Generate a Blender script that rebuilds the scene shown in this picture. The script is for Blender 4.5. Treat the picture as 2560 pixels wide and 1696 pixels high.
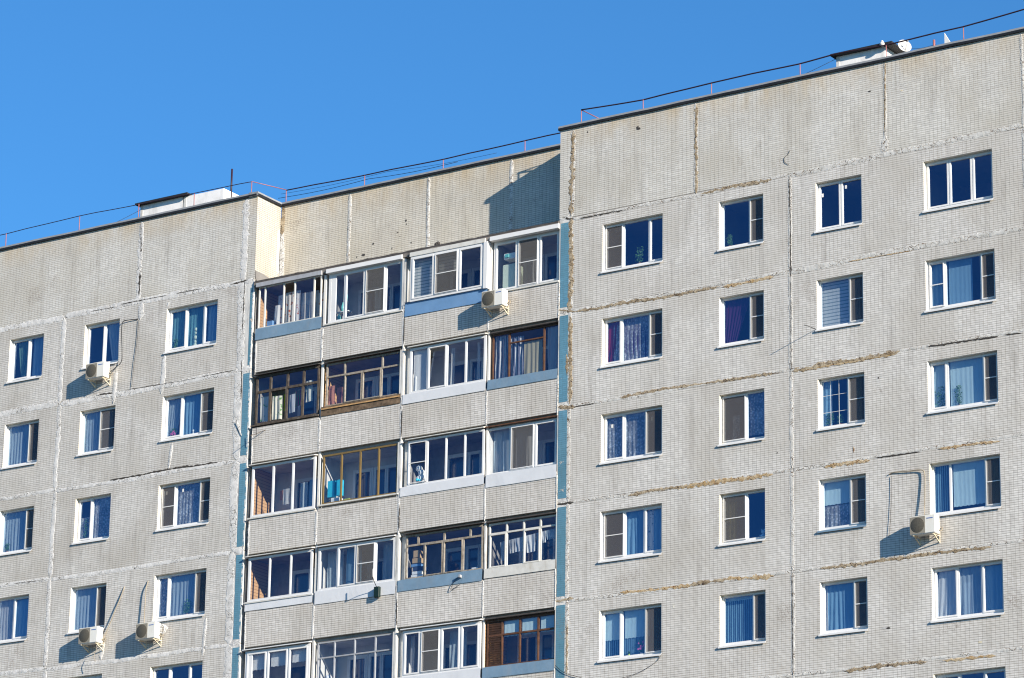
import bpy, bmesh, math, random
from mathutils import Vector, Matrix, noise
R = random.Random(7)
sc = bpy.context.scene
for o in list(bpy.data.objects): bpy.data.objects.remove(o)

# ------------------------------------------------------------------ camera
ZB = 34.4834                                   # height of the top window row's lintel above the ground
F = 8852.141574                                # focal length in photo pixels (2560 wide)
YAW, PITCH, ROLL = 0.58482943, 0.30060575, 0.01618794
cy_, sy_, cp_, sp_ = math.cos(YAW), math.sin(YAW), math.cos(PITCH), math.sin(PITCH)
_right = Vector((cy_, sy_, 0)); FWD = Vector((-sy_*cp_, cy_*cp_, sp_)); _up = _right.cross(FWD)
RT = math.cos(ROLL)*_right + math.sin(ROLL)*_up
UP = -math.sin(ROLL)*_right + math.cos(ROLL)*_up
CAM = Vector((50.33736613, -80.59630190, 1.6))
cd = bpy.data.cameras.new('camera'); cam = bpy.data.objects.new('camera', cd); sc.collection.objects.link(cam)
m = Matrix((RT, UP, -FWD)).transposed().to_4x4(); m.translation = CAM
cam.matrix_world = m
cd.sensor_width = 36; cd.lens = F/2560*36; cd.clip_start = 0.5; cd.clip_end = 5000
sc.camera = cam

# ------------------------------------------------------------------ sky, sun, exposure
SUNV = Vector((2.7, -1.0, 1.02)).normalized()          # towards the sun
elev = math.asin(SUNV.z); azi = math.atan2(SUNV.x, SUNV.y)
w = bpy.data.worlds.new('World'); sc.world = w; w.use_nodes = True
nt = w.node_tree; bg = nt.nodes['Background']
sky = nt.nodes.new('ShaderNodeTexSky'); sky.sky_type = 'NISHITA'; sky.sun_disc = False
sky.sun_elevation = elev; sky.sun_rotation = azi
sky.air_density = 1.0; sky.dust_density = 0.1; sky.ozone_density = 4.0; sky.altitude = 100
tint = nt.nodes.new('ShaderNodeMix'); tint.data_type = 'RGBA'; tint.blend_type = 'MULTIPLY'; tint.inputs[0].default_value = 1
tint.inputs[7].default_value = (.335, .70, .92, 1)          # very clear, dry air: a deep blue
nt.links.new(sky.outputs[0], tint.inputs[6]); nt.links.new(tint.outputs[2], bg.inputs[0])
bg.inputs[1].default_value = 0.098
sl = bpy.data.lights.new('sun', 'SUN'); sl.energy = 5.0; sl.angle = math.radians(0.5); sl.color = (1.0, 0.895, 0.76)
so = bpy.data.objects.new('sun', sl); sc.collection.objects.link(so)
so.rotation_euler = (-SUNV).to_track_quat('-Z', 'Y').to_euler(); so.location = (60, -60, 90)
sc.cycles.filter_width = 1.15
sc.view_settings.view_transform = 'Standard'; sc.view_settings.look = 'None'
sc.view_settings.gamma = 1; sc.view_settings.exposure = 0.97

# ------------------------------------------------------------------ helpers
def at(u, v, y=0.0):
    """photo pixel (2560x1696) -> (x, z above lintel datum) on the plane Y=y of the facade"""
    d = (u-1280)/F*RT - (v-848)/F*UP + FWD
    q = CAM + d*((y-CAM.y)/d.y)
    return q.x, q.z-ZB
def Z(*p): return Vector((p[0], p[1], p[2]+ZB))

def box(bm, x0, x1, y0, y1, z0, z1, mi=0):
    v = [bm.verts.new((x, y, z)) for x in (x0, x1) for y in (y0, y1) for z in (z0, z1)]
    for f in ((0,1,3,2), (4,6,7,5), (0,4,5,1), (2,3,7,6), (0,2,6,4), (1,5,7,3)):
        bm.faces.new([v[i] for i in f]).material_index = mi
def quad(bm, a, b, c, d, mi=0):
    f = bm.faces.new([bm.verts.new(p) for p in (a, b, c, d)]); f.material_index = mi; return f
def tube(bm, pts, r, n=6, mi=0):
    pts = [Vector(p) for p in pts]; rings = []
    for i, p in enumerate(pts):
        t = (pts[min(i+1, len(pts)-1)] - pts[max(i-1, 0)]).normalized()
        a = t.cross(Vector((0, 1, 0)));
        if a.length < .1: a = t.cross(Vector((1, 0, 0)))
        a.normalize(); b = t.cross(a)
        rr = r[i] if isinstance(r, (list, tuple)) else r
        rings.append([bm.verts.new(p + a*math.cos(2*math.pi*k/n)*rr + b*math.sin(2*math.pi*k/n)*rr) for k in range(n)])
    for q, s in zip(rings, rings[1:]):
        for k in range(n):
            f = bm.faces.new((q[k], q[(k+1) % n], s[(k+1) % n], s[k])); f.material_index = mi; f.smooth = True
    for ring in (rings[0], rings[-1]):
        try: bm.faces.new(ring).material_index = mi
        except ValueError: pass
def lathe(bm, c, prof, axis='z', n=20, mi=0):
    rings = []
    for r, h in prof:
        ring = []
        for k in range(n):
            a = 2*math.pi*k/n
            p = Vector((r*math.cos(a), r*math.sin(a), h)) if axis == 'z' else Vector((r*math.cos(a), h, r*math.sin(a)))
            ring.append(bm.verts.new(Vector(c)+p))
        rings.append(ring)
    for q, s in zip(rings, rings[1:]):
        for k in range(n):
            f = bm.faces.new((q[k], q[(k+1) % n], s[(k+1) % n], s[k])); f.smooth = True; f.material_index = mi
    for ring in (rings[0], rings[-1]):
        bm.faces.new(ring).material_index = mi
COPIES = []
def obj(name, bm, mats, parent=None, origin=None, normals=True):
    """links the bmesh as one object; its origin is moved to `origin` (default: low front corner)"""
    if normals: bmesh.ops.recalc_face_normals(bm, faces=bm.faces)
    if origin is None:
        xs = [v.co for v in bm.verts]
        origin = Vector((min(c.x for c in xs), min(c.y for c in xs), min(c.z for c in xs)))
    origin = Vector(origin)
    for v in bm.verts: v.co -= origin
    me = bpy.data.meshes.new(name); bm.to_mesh(me); bm.free()
    for mm in (mats if isinstance(mats, (list, tuple)) else [mats]): me.materials.append(mm)
    o = bpy.data.objects.new(name, me); sc.collection.objects.link(o); o.location = origin
    if parent:
        o.parent = parent
        pw = parent['_w'] if '_w' in parent else (0, 0, 0)
        o.location = origin - Vector(pw)
    o['_w'] = tuple(origin)
    return o
def BM(): return bmesh.new()
def thing(name, label, cat, loc, group=None):
    o = bpy.data.objects.new(name, None); sc.collection.objects.link(o); o.location = loc; o['_w'] = tuple(loc)
    o.empty_display_size = .2
    o['label'] = label; o['category'] = cat
    if group: o['group'] = group
    return o
def tag(o, label, cat, group=None):
    o['label'] = label; o['category'] = cat
    if group: o['group'] = group
    return o

# ------------------------------------------------------------------ materials
class N:
    def __init__(s, name):
        s.m = bpy.data.materials.new(name); s.m.use_nodes = True; s.t = s.m.node_tree
        s.b = s.t.nodes['Principled BSDF']; s.out = s.t.nodes['Material Output']
        s.tc = s.t.nodes.new('ShaderNodeTexCoord')
        s.oi = s.t.nodes.new('ShaderNodeObjectInfo')
    def n(s, typ, **kw):
        q = s.t.nodes.new(typ)
        for k, v in kw.items(): setattr(q, k, v)
        return q
    def l(s, a, b): s.t.links.new(a, b)
    def vec(s, scale=(1, 1, 1), rnd=True):
        mp = s.n('ShaderNodeMapping'); mp.inputs['Scale'].default_value = scale
        s.l(s.tc.outputs['Object'], mp.inputs['Vector'])
        if rnd:
            mu = s.n('ShaderNodeMath', operation='MULTIPLY'); mu.inputs[1].default_value = 57.0
            s.l(s.oi.outputs['Random'], mu.inputs[0]); s.l(mu.outputs[0], mp.inputs['Location'])
        return mp.outputs[0]
    def noise(s, scale, sc3=(1, 1, 1), detail=4, rough=.6, rnd=True):
        q = s.n('ShaderNodeTexNoise'); q.inputs['Scale'].default_value = scale; q.inputs['Detail'].default_value = detail
        q.inputs['Roughness'].default_value = rough; s.l(s.vec(sc3, rnd), q.inputs['Vector']); return q.outputs['Fac']
    def ramp(s, f, *stops, interp='LINEAR'):
        q = s.n('ShaderNodeValToRGB'); q.color_ramp.interpolation = interp
        while len(q.color_ramp.elements) < len(stops): q.color_ramp.elements.new(.5)
        for e, (p, c) in zip(q.color_ramp.elements, stops):
            e.position = p; e.color = (c, c, c, 1) if isinstance(c, (int, float)) else (*c, 1)
        s.l(f, q.inputs[0]); return q.outputs[0]
    def mix(s, f, a, b, mode='MIX'):
        q = s.n('ShaderNodeMix', data_type='RGBA', blend_type=mode)
        for i, v in ((0, f), (6, a), (7, b)):
            if isinstance(v, (int, float)): q.inputs[i].default_value = v if i == 0 else (v, v, v, 1)
            elif isinstance(v, tuple): q.inputs[i].default_value = (*v, 1)
            else: s.l(v, q.inputs[i])
        return q.outputs[2]
    def math(s, op, a, b=0.0):
        q = s.n('ShaderNodeMath', operation=op)
        for i, v in ((0, a), (1, b)):
            if isinstance(v, (int, float)): q.inputs[i].default_value = v
            else: s.l(v, q.inputs[i])
        return q.outputs[0]
    def bump(s, h, strength=.3, dist=.01):
        q = s.n('ShaderNodeBump'); q.inputs['Strength'].default_value = strength; q.inputs['Distance'].default_value = dist
        s.l(h, q.inputs['Height']); s.l(q.outputs[0], s.b.inputs['Normal'])
    def col(s, c):
        if isinstance(c, tuple): s.b.inputs['Base Color'].default_value = (*c, 1)
        else: s.l(c, s.b.inputs['Base Color'])
    def rough(s, r): s.b.inputs['Roughness'].default_value = r; s.b.inputs['Specular IOR Level'].default_value = .35

def tile_mat(name, tile=(.50, .50, .47), tile2=None, grout=(.105, .095, .085), bw=.1225, bh=.0605, side=False, stain=.0, yellow=0.0, mortar=.0056, sooty=.38, chips=None, mix_top=2.7):
    s = N(name)
    sep = s.n('ShaderNodeSeparateXYZ'); s.l(s.tc.outputs['Object'], sep.inputs[0])
    com = s.n('ShaderNodeCombineXYZ'); s.l(s.math('MULTIPLY', sep.outputs[1 if side else 0], 1.6), com.inputs[0]); s.l(sep.outputs[2], com.inputs[1])
    # hand-laid rows: slight waviness
    wob = s.n('ShaderNodeTexNoise'); wob.inputs['Scale'].default_value = 1.3; wob.inputs['Detail'].default_value = 2
    s.l(s.vec(), wob.inputs['Vector'])
    wv = s.n('ShaderNodeVectorMath', operation='SCALE'); wv.inputs['Scale'].default_value = .022; s.l(wob.outputs['Color'], wv.inputs[0])
    ad = s.n('ShaderNodeVectorMath', operation='ADD'); s.l(com.outputs[0], ad.inputs[0]); s.l(wv.outputs[0], ad.inputs[1])
    br = s.n('ShaderNodeTexBrick'); br.offset = 0; br.squash = 1
    br.inputs['Scale'].default_value = 1; br.inputs['Mortar Size'].default_value = mortar; br.inputs['Mortar Smooth'].default_value = .25
    br.inputs['Brick Width'].default_value = bw*1.6; br.inputs['Row Height'].default_value = bh
    br.inputs['Color1'].default_value = (0, 0, 0, 1); br.inputs['Color2'].default_value = (1, 1, 1, 1); br.inputs['Mortar'].default_value = (.5, .5, .5, 1)
    s.l(ad.outputs[0], br.inputs['Vector'])
    rnd = br.outputs['Color']
    t2 = tile2 or tuple(c*.87 for c in tile)
    base = s.ramp(rnd, (0.0, t2), (.25, tuple(c*.93 for c in tile)), (.7, tile), (1.0, tuple(min(1, c*1.07) for c in tile)))
    # broad unevenness, soot, streaks running down
    big = s.noise(.55, (1, 1, 1), 5, .6)
    base = s.mix(s.ramp(big, (.38, 0.0), (.68, 1.0)), base, tuple(c*.80 for c in (tile[0], tile[1]*.975, tile[2]*.93)))
    st = s.noise(2.2, (2.2, 2.2, .22), 5, .65)
    stf = s.math('MULTIPLY', s.ramp(st, (.52, 0.0), (.75, 1.0)), sooty)
    base = s.mix(stf, base, (.20, .175, .145))
    if yellow:
        yn = s.noise(1.1, (1, 1, .7), 5, .6)
        base = s.mix(s.math('MULTIPLY', s.ramp(yn, (.35, .25), (.65, 1.0)), yellow), base, (tile[0]*1.02, tile[1]*.94, tile[2]*.74))
    if stain:       # rust-yellow run-off below the roof flashing
        zz = sep.outputs[2]
        grad = s.math('SUBTRACT', zz, mix_top-1.0)
        gn = s.noise(1.6, (1.2, 1.2, .5), 6, .65)
        gg = s.math('MULTIPLY', s.ramp(grad, (.25, 0.0), (1.0, 1.0)), s.ramp(gn, (.38, 0.0), (.62, 1.0)))
        base = s.mix(s.math('MULTIPLY', gg, stain), base, (.50, .36, .17))
    # patches where the glaze has gone, single tiles missing
    pn = s.noise(.9, (1, 1, 1), 3, .5); 
    sp = s.noise(38, (1, 1, 1), 2, .5)
    wear = s.math('MULTIPLY', s.ramp(pn, (.64, 0.0), (.72, 1.0)), s.ramp(sp, (.50, 0.0), (.60, .55)))
    base = s.mix(wear, base, (.22, .17, .13))
    gcol = s.mix(s.ramp(s.noise(3.0), (.35, 0.0), (.65, 1.0)), grout, tuple(min(1, c*1.9) for c in (grout[0], grout[1]*.95, grout[2]*.85)))
    c = s.mix(br.outputs['Fac'], base, gcol)
    if chips:       # paint flaked away in blocks, pale mortar shows
        cn = s.noise(4.5, (1, 1, 1), 6, .7)
        cf = s.ramp(cn, (chips, 0.0), (chips+.015, 1.0))
        c = s.mix(cf, c, (.52, .44, .36))
    s.col(c); s.rough(.42)
    h = s.math('ADD', s.math('MULTIPLY', br.outputs['Fac'], -1.0), s.math('MULTIPLY', rnd, .25))
    s.bump(h, .5, .004)
    return s.m

def plain(name, c, rough=.5, var=.12, scale=6, dirt=0, dirtc=(.12, .10, .08), metal=0, streak=False, bump=0, spec=.35):
    s = N(name)
    f = s.noise(scale, (2.2, 2.2, .35) if streak else (1, 1, 1), 5, .6)
    cc = s.mix(s.ramp(f, (.3, 0.0), (.7, 1.0)), tuple(x*(1-var) for x in c), tuple(min(1, x*(1+var*.6)) for x in c))
    if dirt:
        g = s.noise(scale*.6, (1.5, 1.5, .5), 6, .7)
        cc = s.mix(s.math('MULTIPLY', s.ramp(g, (.5, 0.0), (.68, 1.0)), dirt), cc, dirtc)
    s.col(cc); s.rough(rough); s.b.inputs['Metallic'].default_value = metal; s.b.inputs['Specular IOR Level'].default_value = spec
    if bump: s.bump(s.noise(scale*5), bump, .01)
    return s.m

def putty_mat(name, a, b, crack, thr=.56):
    s = N(name)
    f = s.noise(5, (1, 1, 1), 6, .65)
    c = s.mix(s.ramp(f, (.35, 0.0), (.62, 1.0)), a, b)
    v = s.n('ShaderNodeTexVoronoi'); v.feature = 'DISTANCE_TO_EDGE'; v.inputs['Scale'].default_value = 7
    wob = s.n('ShaderNodeTexNoise'); wob.inputs['Scale'].default_value = 5; s.l(s.vec(), wob.inputs['Vector'])
    ad = s.n('ShaderNodeVectorMath', operation='MULTIPLY_ADD'); s.l(wob.outputs['Color'], ad.inputs[0]); ad.inputs[1].default_value = (.25, .25, .25); s.l(s.vec((.9, 1, 1.6)), ad.inputs[2])
    s.l(ad.outputs[0], v.inputs['Vector'])
    g = s.noise(2.2, (1, 1, 1), 4, .6)
    cr = s.math('MULTIPLY', s.ramp(v.outputs['Distance'], (.015, 1.0), (.06, 0.0)), s.ramp(g, (thr-.1, 0.0), (thr, 1.0)))
    c = s.mix(cr, c, crack)
    h = s.noise(11, (1, 1, 1), 6, .7)
    s.col(c); s.rough(.9)
    s.bump(s.math('SUBTRACT', h, s.math('MULTIPLY', cr, .8)), .45, .02)
    return s.m

def glass_mat(name, refl=.30, tint=(.62, .76, .90), rcol=(.42, .62, 1.0)):
    """double glazing: reflection with sky blue put into its colour, over a tinted view of the room"""
    s = N(name)
    tr = s.n('ShaderNodeBsdfTransparent'); tr.inputs[0].default_value = (*tint, 1)
    gl = s.n('ShaderNodeBsdfGlossy'); gl.inputs['Roughness'].default_value = .012; gl.inputs['Color'].default_value = (*rcol, 1)  # rcol puts the deep blue of the mirrored sky into the gloss
    fr = s.n('ShaderNodeLayerWeight'); fr.inputs['Blend'].default_value = .5
    f = s.math('ADD', s.math('MULTIPLY', s.math('POWER', fr.outputs['Facing'], 5.0), .8), refl)
    mx = s.n('ShaderNodeMixShader'); s.l(f, mx.inputs[0]); s.l(tr.outputs[0], mx.inputs[1]); s.l(gl.outputs[0], mx.inputs[2])
    s.l(mx.outputs[0], s.out.inputs[0])
    # panes are never quite flat
    q = s.n('ShaderNodeBump'); q.inputs['Strength'].default_value = .04; q.inputs['Distance'].default_value = .02
    s.l(s.noise(1.4, (1, 1, 1), 1, .3), q.inputs['Height']); s.l(q.outputs[0], gl.inputs['Normal'])
    return s.m

def cloth_mat(name, c, alpha=1.0, pattern=None, pc=(.1, .3, .1), lace=False, stripes=None):
    s = N(name)
    f = s.noise(9, (3, 3, .5), 3, .5)
    cc = s.mix(f, tuple(x*.85 for x in c), tuple(min(1, x*1.08) for x in c))
    if pattern == 'spots':
        v = s.n('ShaderNodeTexVoronoi'); v.inputs['Scale'].default_value = 9; s.l(s.vec((1, 1, 1)), v.inputs['Vector'])
        cc = s.mix(s.ramp(v.outputs['Distance'], (.22, 1.0), (.34, 0.0)), cc, pc)
    if pattern == 'blots':
        cc = s.mix(s.ramp(s.noise(7, (1, 1, 1), 4, .6), (.57, 0.0), (.63, 1.0)), cc, pc)
    if stripes:
        wv = s.n('ShaderNodeTexWave'); wv.wave_type = 'BANDS'; wv.bands_direction = stripes[0]; wv.inputs['Scale'].default_value = stripes[1]
        wv.inputs['Distortion'].default_value = stripes[2]; s.l(s.vec((1, 1, 1)), wv.inputs['Vector'])
        cc = s.mix(s.ramp(wv.outputs['Fac'], *(((.42, 0.0), (.58, 1.0)) if stripes[0] == 'X' else ((.74, 0.0), (.86, 1.0)))), cc, pc)
    s.col(cc); s.rough(.9); s.b.inputs['Specular IOR Level'].default_value = .1
    dif = s.b
    tl = s.n('ShaderNodeBsdfTranslucent'); s.l(cc, tl.inputs[0])
    m1 = s.n('ShaderNodeMixShader'); m1.inputs[0].default_value = .35; s.l(dif.outputs[0], m1.inputs[1]); s.l(tl.outputs[0], m1.inputs[2])
    last = m1.outputs[0]
    if alpha < 1 or lace:
        tr = s.n('ShaderNodeBsdfTransparent'); m2 = s.n('ShaderNodeMixShader'); s.l(tr.outputs[0], m2.inputs[1]); s.l(last, m2.inputs[2])
        if lace:
            v = s.n('ShaderNodeTexVoronoi'); v.inputs['Scale'].default_value = 17; s.l(s.vec((1, 1, .8)), v.inputs['Vector'])
            fac = s.math('ADD', s.math('MULTIPLY', s.ramp(v.outputs['Distance'], (.25, 1.0), (.5, 0.0)), .35), alpha-.15)
            fac = s.math('ADD', fac, s.math('MULTIPLY', s.ramp(s.noise(3, (1, 1, 1), 4, .6), (.45, 0.0), (.65, 1.0)), .25))
            s.l(fac, m2.inputs[0])
        else: m2.inputs[0].default_value = alpha
        last = m2.outputs[0]
    s.l(last, s.out.inputs[0])
    return s.m

M = {}
M['tile'] = tile_mat('glazed_tile_wall', tile=(.605, .587, .552))
M['tile_r'] = tile_mat('glazed_tile_wall_light', tile=(.635, .617, .583), sooty=.34)
M['tile_top'] = tile_mat('glazed_tile_wall_top', tile=(.625, .612, .575), stain=.55, yellow=.12)
M['tile_recess'] = tile_mat('glazed_tile_wall_recess', tile=(.62, .595, .54), stain=.5, yellow=.28)
M['tile_return'] = tile_mat('glazed_tile_return_wall', tile=(.50, .485, .435), side=True, yellow=.05, stain=.1, sooty=.05)
M['tile_par'] = tile_mat('glazed_tile_parapet', tile=(.62, .597, .56), bw=.126, bh=.062, sooty=.30, mortar=.0062, grout=(.10, .09, .08))
M['tile_blue'] = tile_mat('blue_painted_tile', tile=(.115, .265, .365), tile2=(.10, .235, .33), grout=(.05, .11, .15), sooty=.12, chips=.655)
M['concrete'] = plain('raw_concrete', (.33, .32, .30), .9, .2, 3, .6, bump=.4)
M['mortar'] = plain('grey_mortar', (.17, .165, .16), .9, .2, 3, .3, bump=.4)
M['plaster'] = plain('reveal_plaster', (.66, .63, .55), .8, .12, 5, .25, (.45, .36, .2))
M['divider'] = plain('whitewashed_divider', (.60, .59, .56), .85, .15, 4, .55, (.16, .15, .15), streak=True, bump=.3)
M['putty'] = putty_mat('white_joint_putty', (.47, .465, .45), (.66, .65, .63), (.20, .19, .17))
M['putty_r'] = putty_mat('grey_joint_putty', (.42, .41, .38), (.60, .59, .56), (.14, .10, .07), .5)
M['brown'] = putty_mat('brown_foam_joint', (.20, .145, .085), (.42, .35, .25), (.06, .04, .03), .4)
M['ochre'] = putty_mat('ochre_foam_joint', (.34, .225, .10), (.50, .41, .28), (.15, .07, .03), .45)
M['crack'] = plain('open_joint_dark', (.05, .045, .04), .95, .3, 9)  # near-black strips for cracks and open joints
M['pvc'] = plain('white_pvc', (.66, .66, .655), .35, .04, 3, .12, (.55, .52, .44))
M['pvc_old'] = plain('aged_white_frame', (.58, .57, .53), .5, .1, 6, .4, (.35, .30, .22))
M['wood_dark'] = plain('weathered_dark_wood', (.075, .058, .045), .8, .5, 9, .4, (.24, .22, .19), bump=.3)
M['wood_grey'] = plain('peeling_grey_wood', (.30, .265, .22), .8, .35, 10, .7, (.10, .075, .05), bump=.3)
M['wood_brown'] = plain('brown_frame_wood', (.11, .05, .026), .55, .4, 8, .3)
M['ochre_metal'] = plain('ochre_frame_metal', (.18, .12, .042), .4, .1, 5, .1)
M['grey_metal'] = plain('grey_frame_metal', (.33, .34, .36), .5, .12, 5, .3)
M['ap_white'] = plain('white_sheet_metal', (.60, .615, .635), .45, .05, 2, .1, (.45, .44, .4), bump=.22)
M['ap_blue'] = plain('bright_blue_sheet_metal', (.13, .25, .43), .45, .10, 2, .15, (.25, .33, .42), bump=.22)
M['ap_slate'] = plain('slate_blue_sheet_metal', (.16, .25, .34), .5, .13, 3, .35, (.24, .27, .30), bump=.22)
M['ap_wood'] = plain('rotten_board', (.16, .11, .07), .9, .6, 7, .8, (.04, .03, .02), bump=.5)
M['cap_black'] = plain('black_flashing', (.018, .018, .022), .5, .3, 5)
M['cap_grey'] = plain('zinc_flashing', (.25, .26, .27), .45, .15, 4, .2)
M['awn_dark'] = plain('dark_slab_edge', (.055, .05, .048), .9, .4, 6)
M['rail_red'] = plain('red_painted_steel', (.30, .12, .12), .5, .15, 5)
M['rail_dark'] = plain('dark_handrail', (.03, .012, .02), .5, .2, 5)
M['white_wall'] = plain('whitewashed_brick', (.80, .79, .78), .85, .1, 3, .35, (.3, .29, .27))
M['bitumen'] = plain('bitumen_roof', (.02, .02, .022), .7, .4, 6)
M['glass'] = glass_mat('window_glass', .185, (.86, .93, .97), (.38, .60, 1.0))
M['glass_b'] = glass_mat('balcony_glass', .09, (.90, .94, .97), (.40, .58, 1.0))
M['net'] = None
s = N('mosquito_net'); tr = s.n('ShaderNodeBsdfTransparent'); mx = s.n('ShaderNodeMixShader'); mx.inputs[0].default_value = .60
s.col((.105, .10, .095)); s.rough(.9); s.l(tr.outputs[0], mx.inputs[1]); s.l(s.b.outputs[0], mx.inputs[2]); s.l(mx.outputs[0], s.out.inputs[0]); M['net'] = s.m
M['room_a'] = plain('room_wallpaper', (.32, .30, .27), .9, .1, 2)
M['room_b'] = plain('room_blue_wall', (.22, .27, .34), .9, .1, 2)
M['lin_white'] = plain('balcony_white_lining', (.55, .54, .52), .9, .15, 2, .3)
M['lin_grey'] = plain('balcony_bare_lining', (.26, .25, .24), .9, .3, 2, .5)
s = N('clapboard_lining'); wv = s.n('ShaderNodeTexWave'); wv.wave_type = 'BANDS'; wv.bands_direction = 'Z'; wv.inputs['Scale'].default_value = 3.2
s.l(s.vec((1, 1, 1)), wv.inputs[0]); s.col(s.mix(s.ramp(wv.outputs['Fac'], (.0, 0.0), (.12, 1.0)), (.20, .11, .05), s.mix(s.noise(5, (1, .3, 4)), (.40, .23, .11), (.52, .31, .15)))); s.rough(.6); M['lin_wood'] = s.m
M['leaf'] = plain('houseplant_leaf', (.06, .16, .045), .5, .4, 9)
M['dirt'] = plain('brown_pot', (.25, .12, .07), .8, .2, 5)
M['ac_white'] = plain('ac_casing', (.70, .69, .64), .4, .05, 3, .2, (.5, .42, .28))
M['ac_grille'] = None
s = N('ac_fan_grille'); wv = s.n('ShaderNodeTexWave'); wv.wave_type = 'RINGS'; wv.rings_direction = 'Y'; wv.inputs['Scale'].default_value = 12
mp = s.n('ShaderNodeMapping'); s.l(s.tc.outputs['Object'], mp.inputs[0]); mp.inputs['Location'].default_value = (-.2, 0, -.2); s.l(mp.outputs[0], wv.inputs[0])
s.col(s.mix(s.ramp(wv.outputs['Fac'], (.2, 0.0), (.6, 1.0)), (.025, .022, .018), (.12, .11, .085))); s.rough(.6); M['ac_grille'] = s.m
M['bracket'] = plain('cream_bracket', (.62, .56, .42), .5, .15, 6, .4, (.40, .16, .04))
M['cable'] = plain('black_cable', (.012, .012, .014), .6, .2, 5)
M['pipe'] = plain('insulated_pipe', (.30, .26, .20), .8, .2, 5, .3)
M['asphalt'] = plain('courtyard_asphalt', (.07, .068, .065), .9, .2, .6, bump=.3)

# ------------------------------------------------------------------ ground
bm = BM(); quad(bm, (-1500, -1500, 0), (1500, -1500, 0), (1500, 1500, 0), (-1500, 1500, 0))
g = obj('ground', bm, M['asphalt'], origin=(0, 0, 0)); g['kind'] = 'structure'

# ------------------------------------------------------------------ the building
H = 2.8
BLD = thing('apartment_building', 'long pale tiled panel apartment building with recessed balconies and weathered joints', 'building', (-6.9, 0, 0))

def slab(x0, x1, z0, z1, y0, y1, holes=(), mi_reveal=1):
    """wall slab with real openings (x0,x1,z0,z1 each)"""
    bm = BM(); xs = sorted({x0, x1, *[h[0] for h in holes], *[h[1] for h in holes]}); zs = sorted({z0, z1, *[h[2] for h in holes], *[h[3] for h in holes]})
    vs = {}
    def V(x, y, z):
        k = (round(x, 4), round(y, 4), round(z, 4))
        if k not in vs: vs[k] = bm.verts.new((x, y, z+ZB))
        return vs[k]
    def inside(i, j):
        if i < 0 or j < 0 or i >= len(xs)-1 or j >= len(zs)-1: return False
        cx, cz = (xs[i]+xs[i+1])/2, (zs[j]+zs[j+1])/2
        return not any(h[0] < cx < h[1] and h[2] < cz < h[3] for h in holes)
    for i in range(len(xs)-1):
        for j in range(len(zs)-1):
            if not inside(i, j): continue
            a, b, c, d = xs[i], xs[i+1], zs[j], zs[j+1]
            bm.faces.new((V(a, y0, c), V(b, y0, c), V(b, y0, d), V(a, y0, d)))
            bm.faces.new((V(a, y1, d), V(b, y1, d), V(b, y1, c), V(a, y1, c)))
            for (di, dj, p, q) in ((-1, 0, (a, c), (a, d)), (1, 0, (b, d), (b, c)), (0, -1, (b, c), (a, c)), (0, 1, (a, d), (b, d))):
                if not inside(i+di, j+dj):
                    edge = (i+di < 0 or j+dj < 0 or i+di >= len(xs)-1 or j+dj >= len(zs)-1)
                    f = bm.faces.new((V(p[0], y0, p[1]), V(q[0], y0, q[1]), V(q[0], y1, q[1]), V(p[0], y1, p[1])))
                    f.material_index = 0 if edge else mi_reveal
    return bm

# window columns: (x0, x1, z lintel offset)
COLS = {'C1': (0.0, 1.98), 'C2': (3.80, 5.21), 'C3': (6.85, 8.26), 'C4': (10.13, 12.16),
        'L3': (-15.75, -13.78), 'L2': (-19.01, -17.61), 'L1': (-22.08, -20.68)}
ZL = {'C': 0.0, 'L': .05}
OPH = 1.43
def opening(c, r):
    x0, x1 = COLS[c]; t = ZL[c[0]] - H*(r-1); return (x0, x1, t-OPH, t)
TOPZ = 3.12; JZ = 0.42
def jz(r): return JZ - H*(r-1)               # top edge of storey r's panels
G = .008
def panel(x0, x1, r, cols, mat):
    zt, zb = jz(r), jz(r+1)
    bm = slab(x0+G, x1-G, zb+G, zt-G, 0, .28, [opening(c, r) for c in cols])
    obj('wall_panel', bm, [M[mat], M['plaster']], BLD)
for r in range(1, 7):
    panel(-1.05, 6.03, r, ['C1', 'C2'], 'tile_r'); panel(6.03, 13.10, r, ['C3', 'C4'], 'tile_r')
    panel(-19.87, -12.80, r, ['L2', 'L3'], 'tile'); panel(-26.9, -19.87, r, ['L1'], 'tile')
    panel(13.10, 20.2, r, [], 'tile_r')
    # narrow strips beside the balconies: blue-painted tiles in a pale margin
    for x0, x1, bx0, bx1 in ((-1.46, -1.05, -1.405, -1.125), (-12.80, -12.40, -12.675, -12.41)):
        obj('corner_strip', slab(x0+G, x1-G if x1 < -5 and x0 > -5 else x1-G, jz(r+1)+G, jz(r)-G, 0, .28), M['divider'], BLD)
        ta = .0 if r > 1 else (.14 if x0 > -5 else -.05)
        w0 = bx0
        if r == 1 and x0 < -5: bx0_, bx1_ = -12.53, -12.43
        else: bx0_, bx1_ = bx0, bx1
        obj('blue_tile_strip', slab(bx0_, bx1_, jz(r+1)+.13, jz(r)-.12-(.0 if r > 1 else .1 if x0 < -5 else .02), -.006, .004), M['tile_blue'], BLD)
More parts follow.
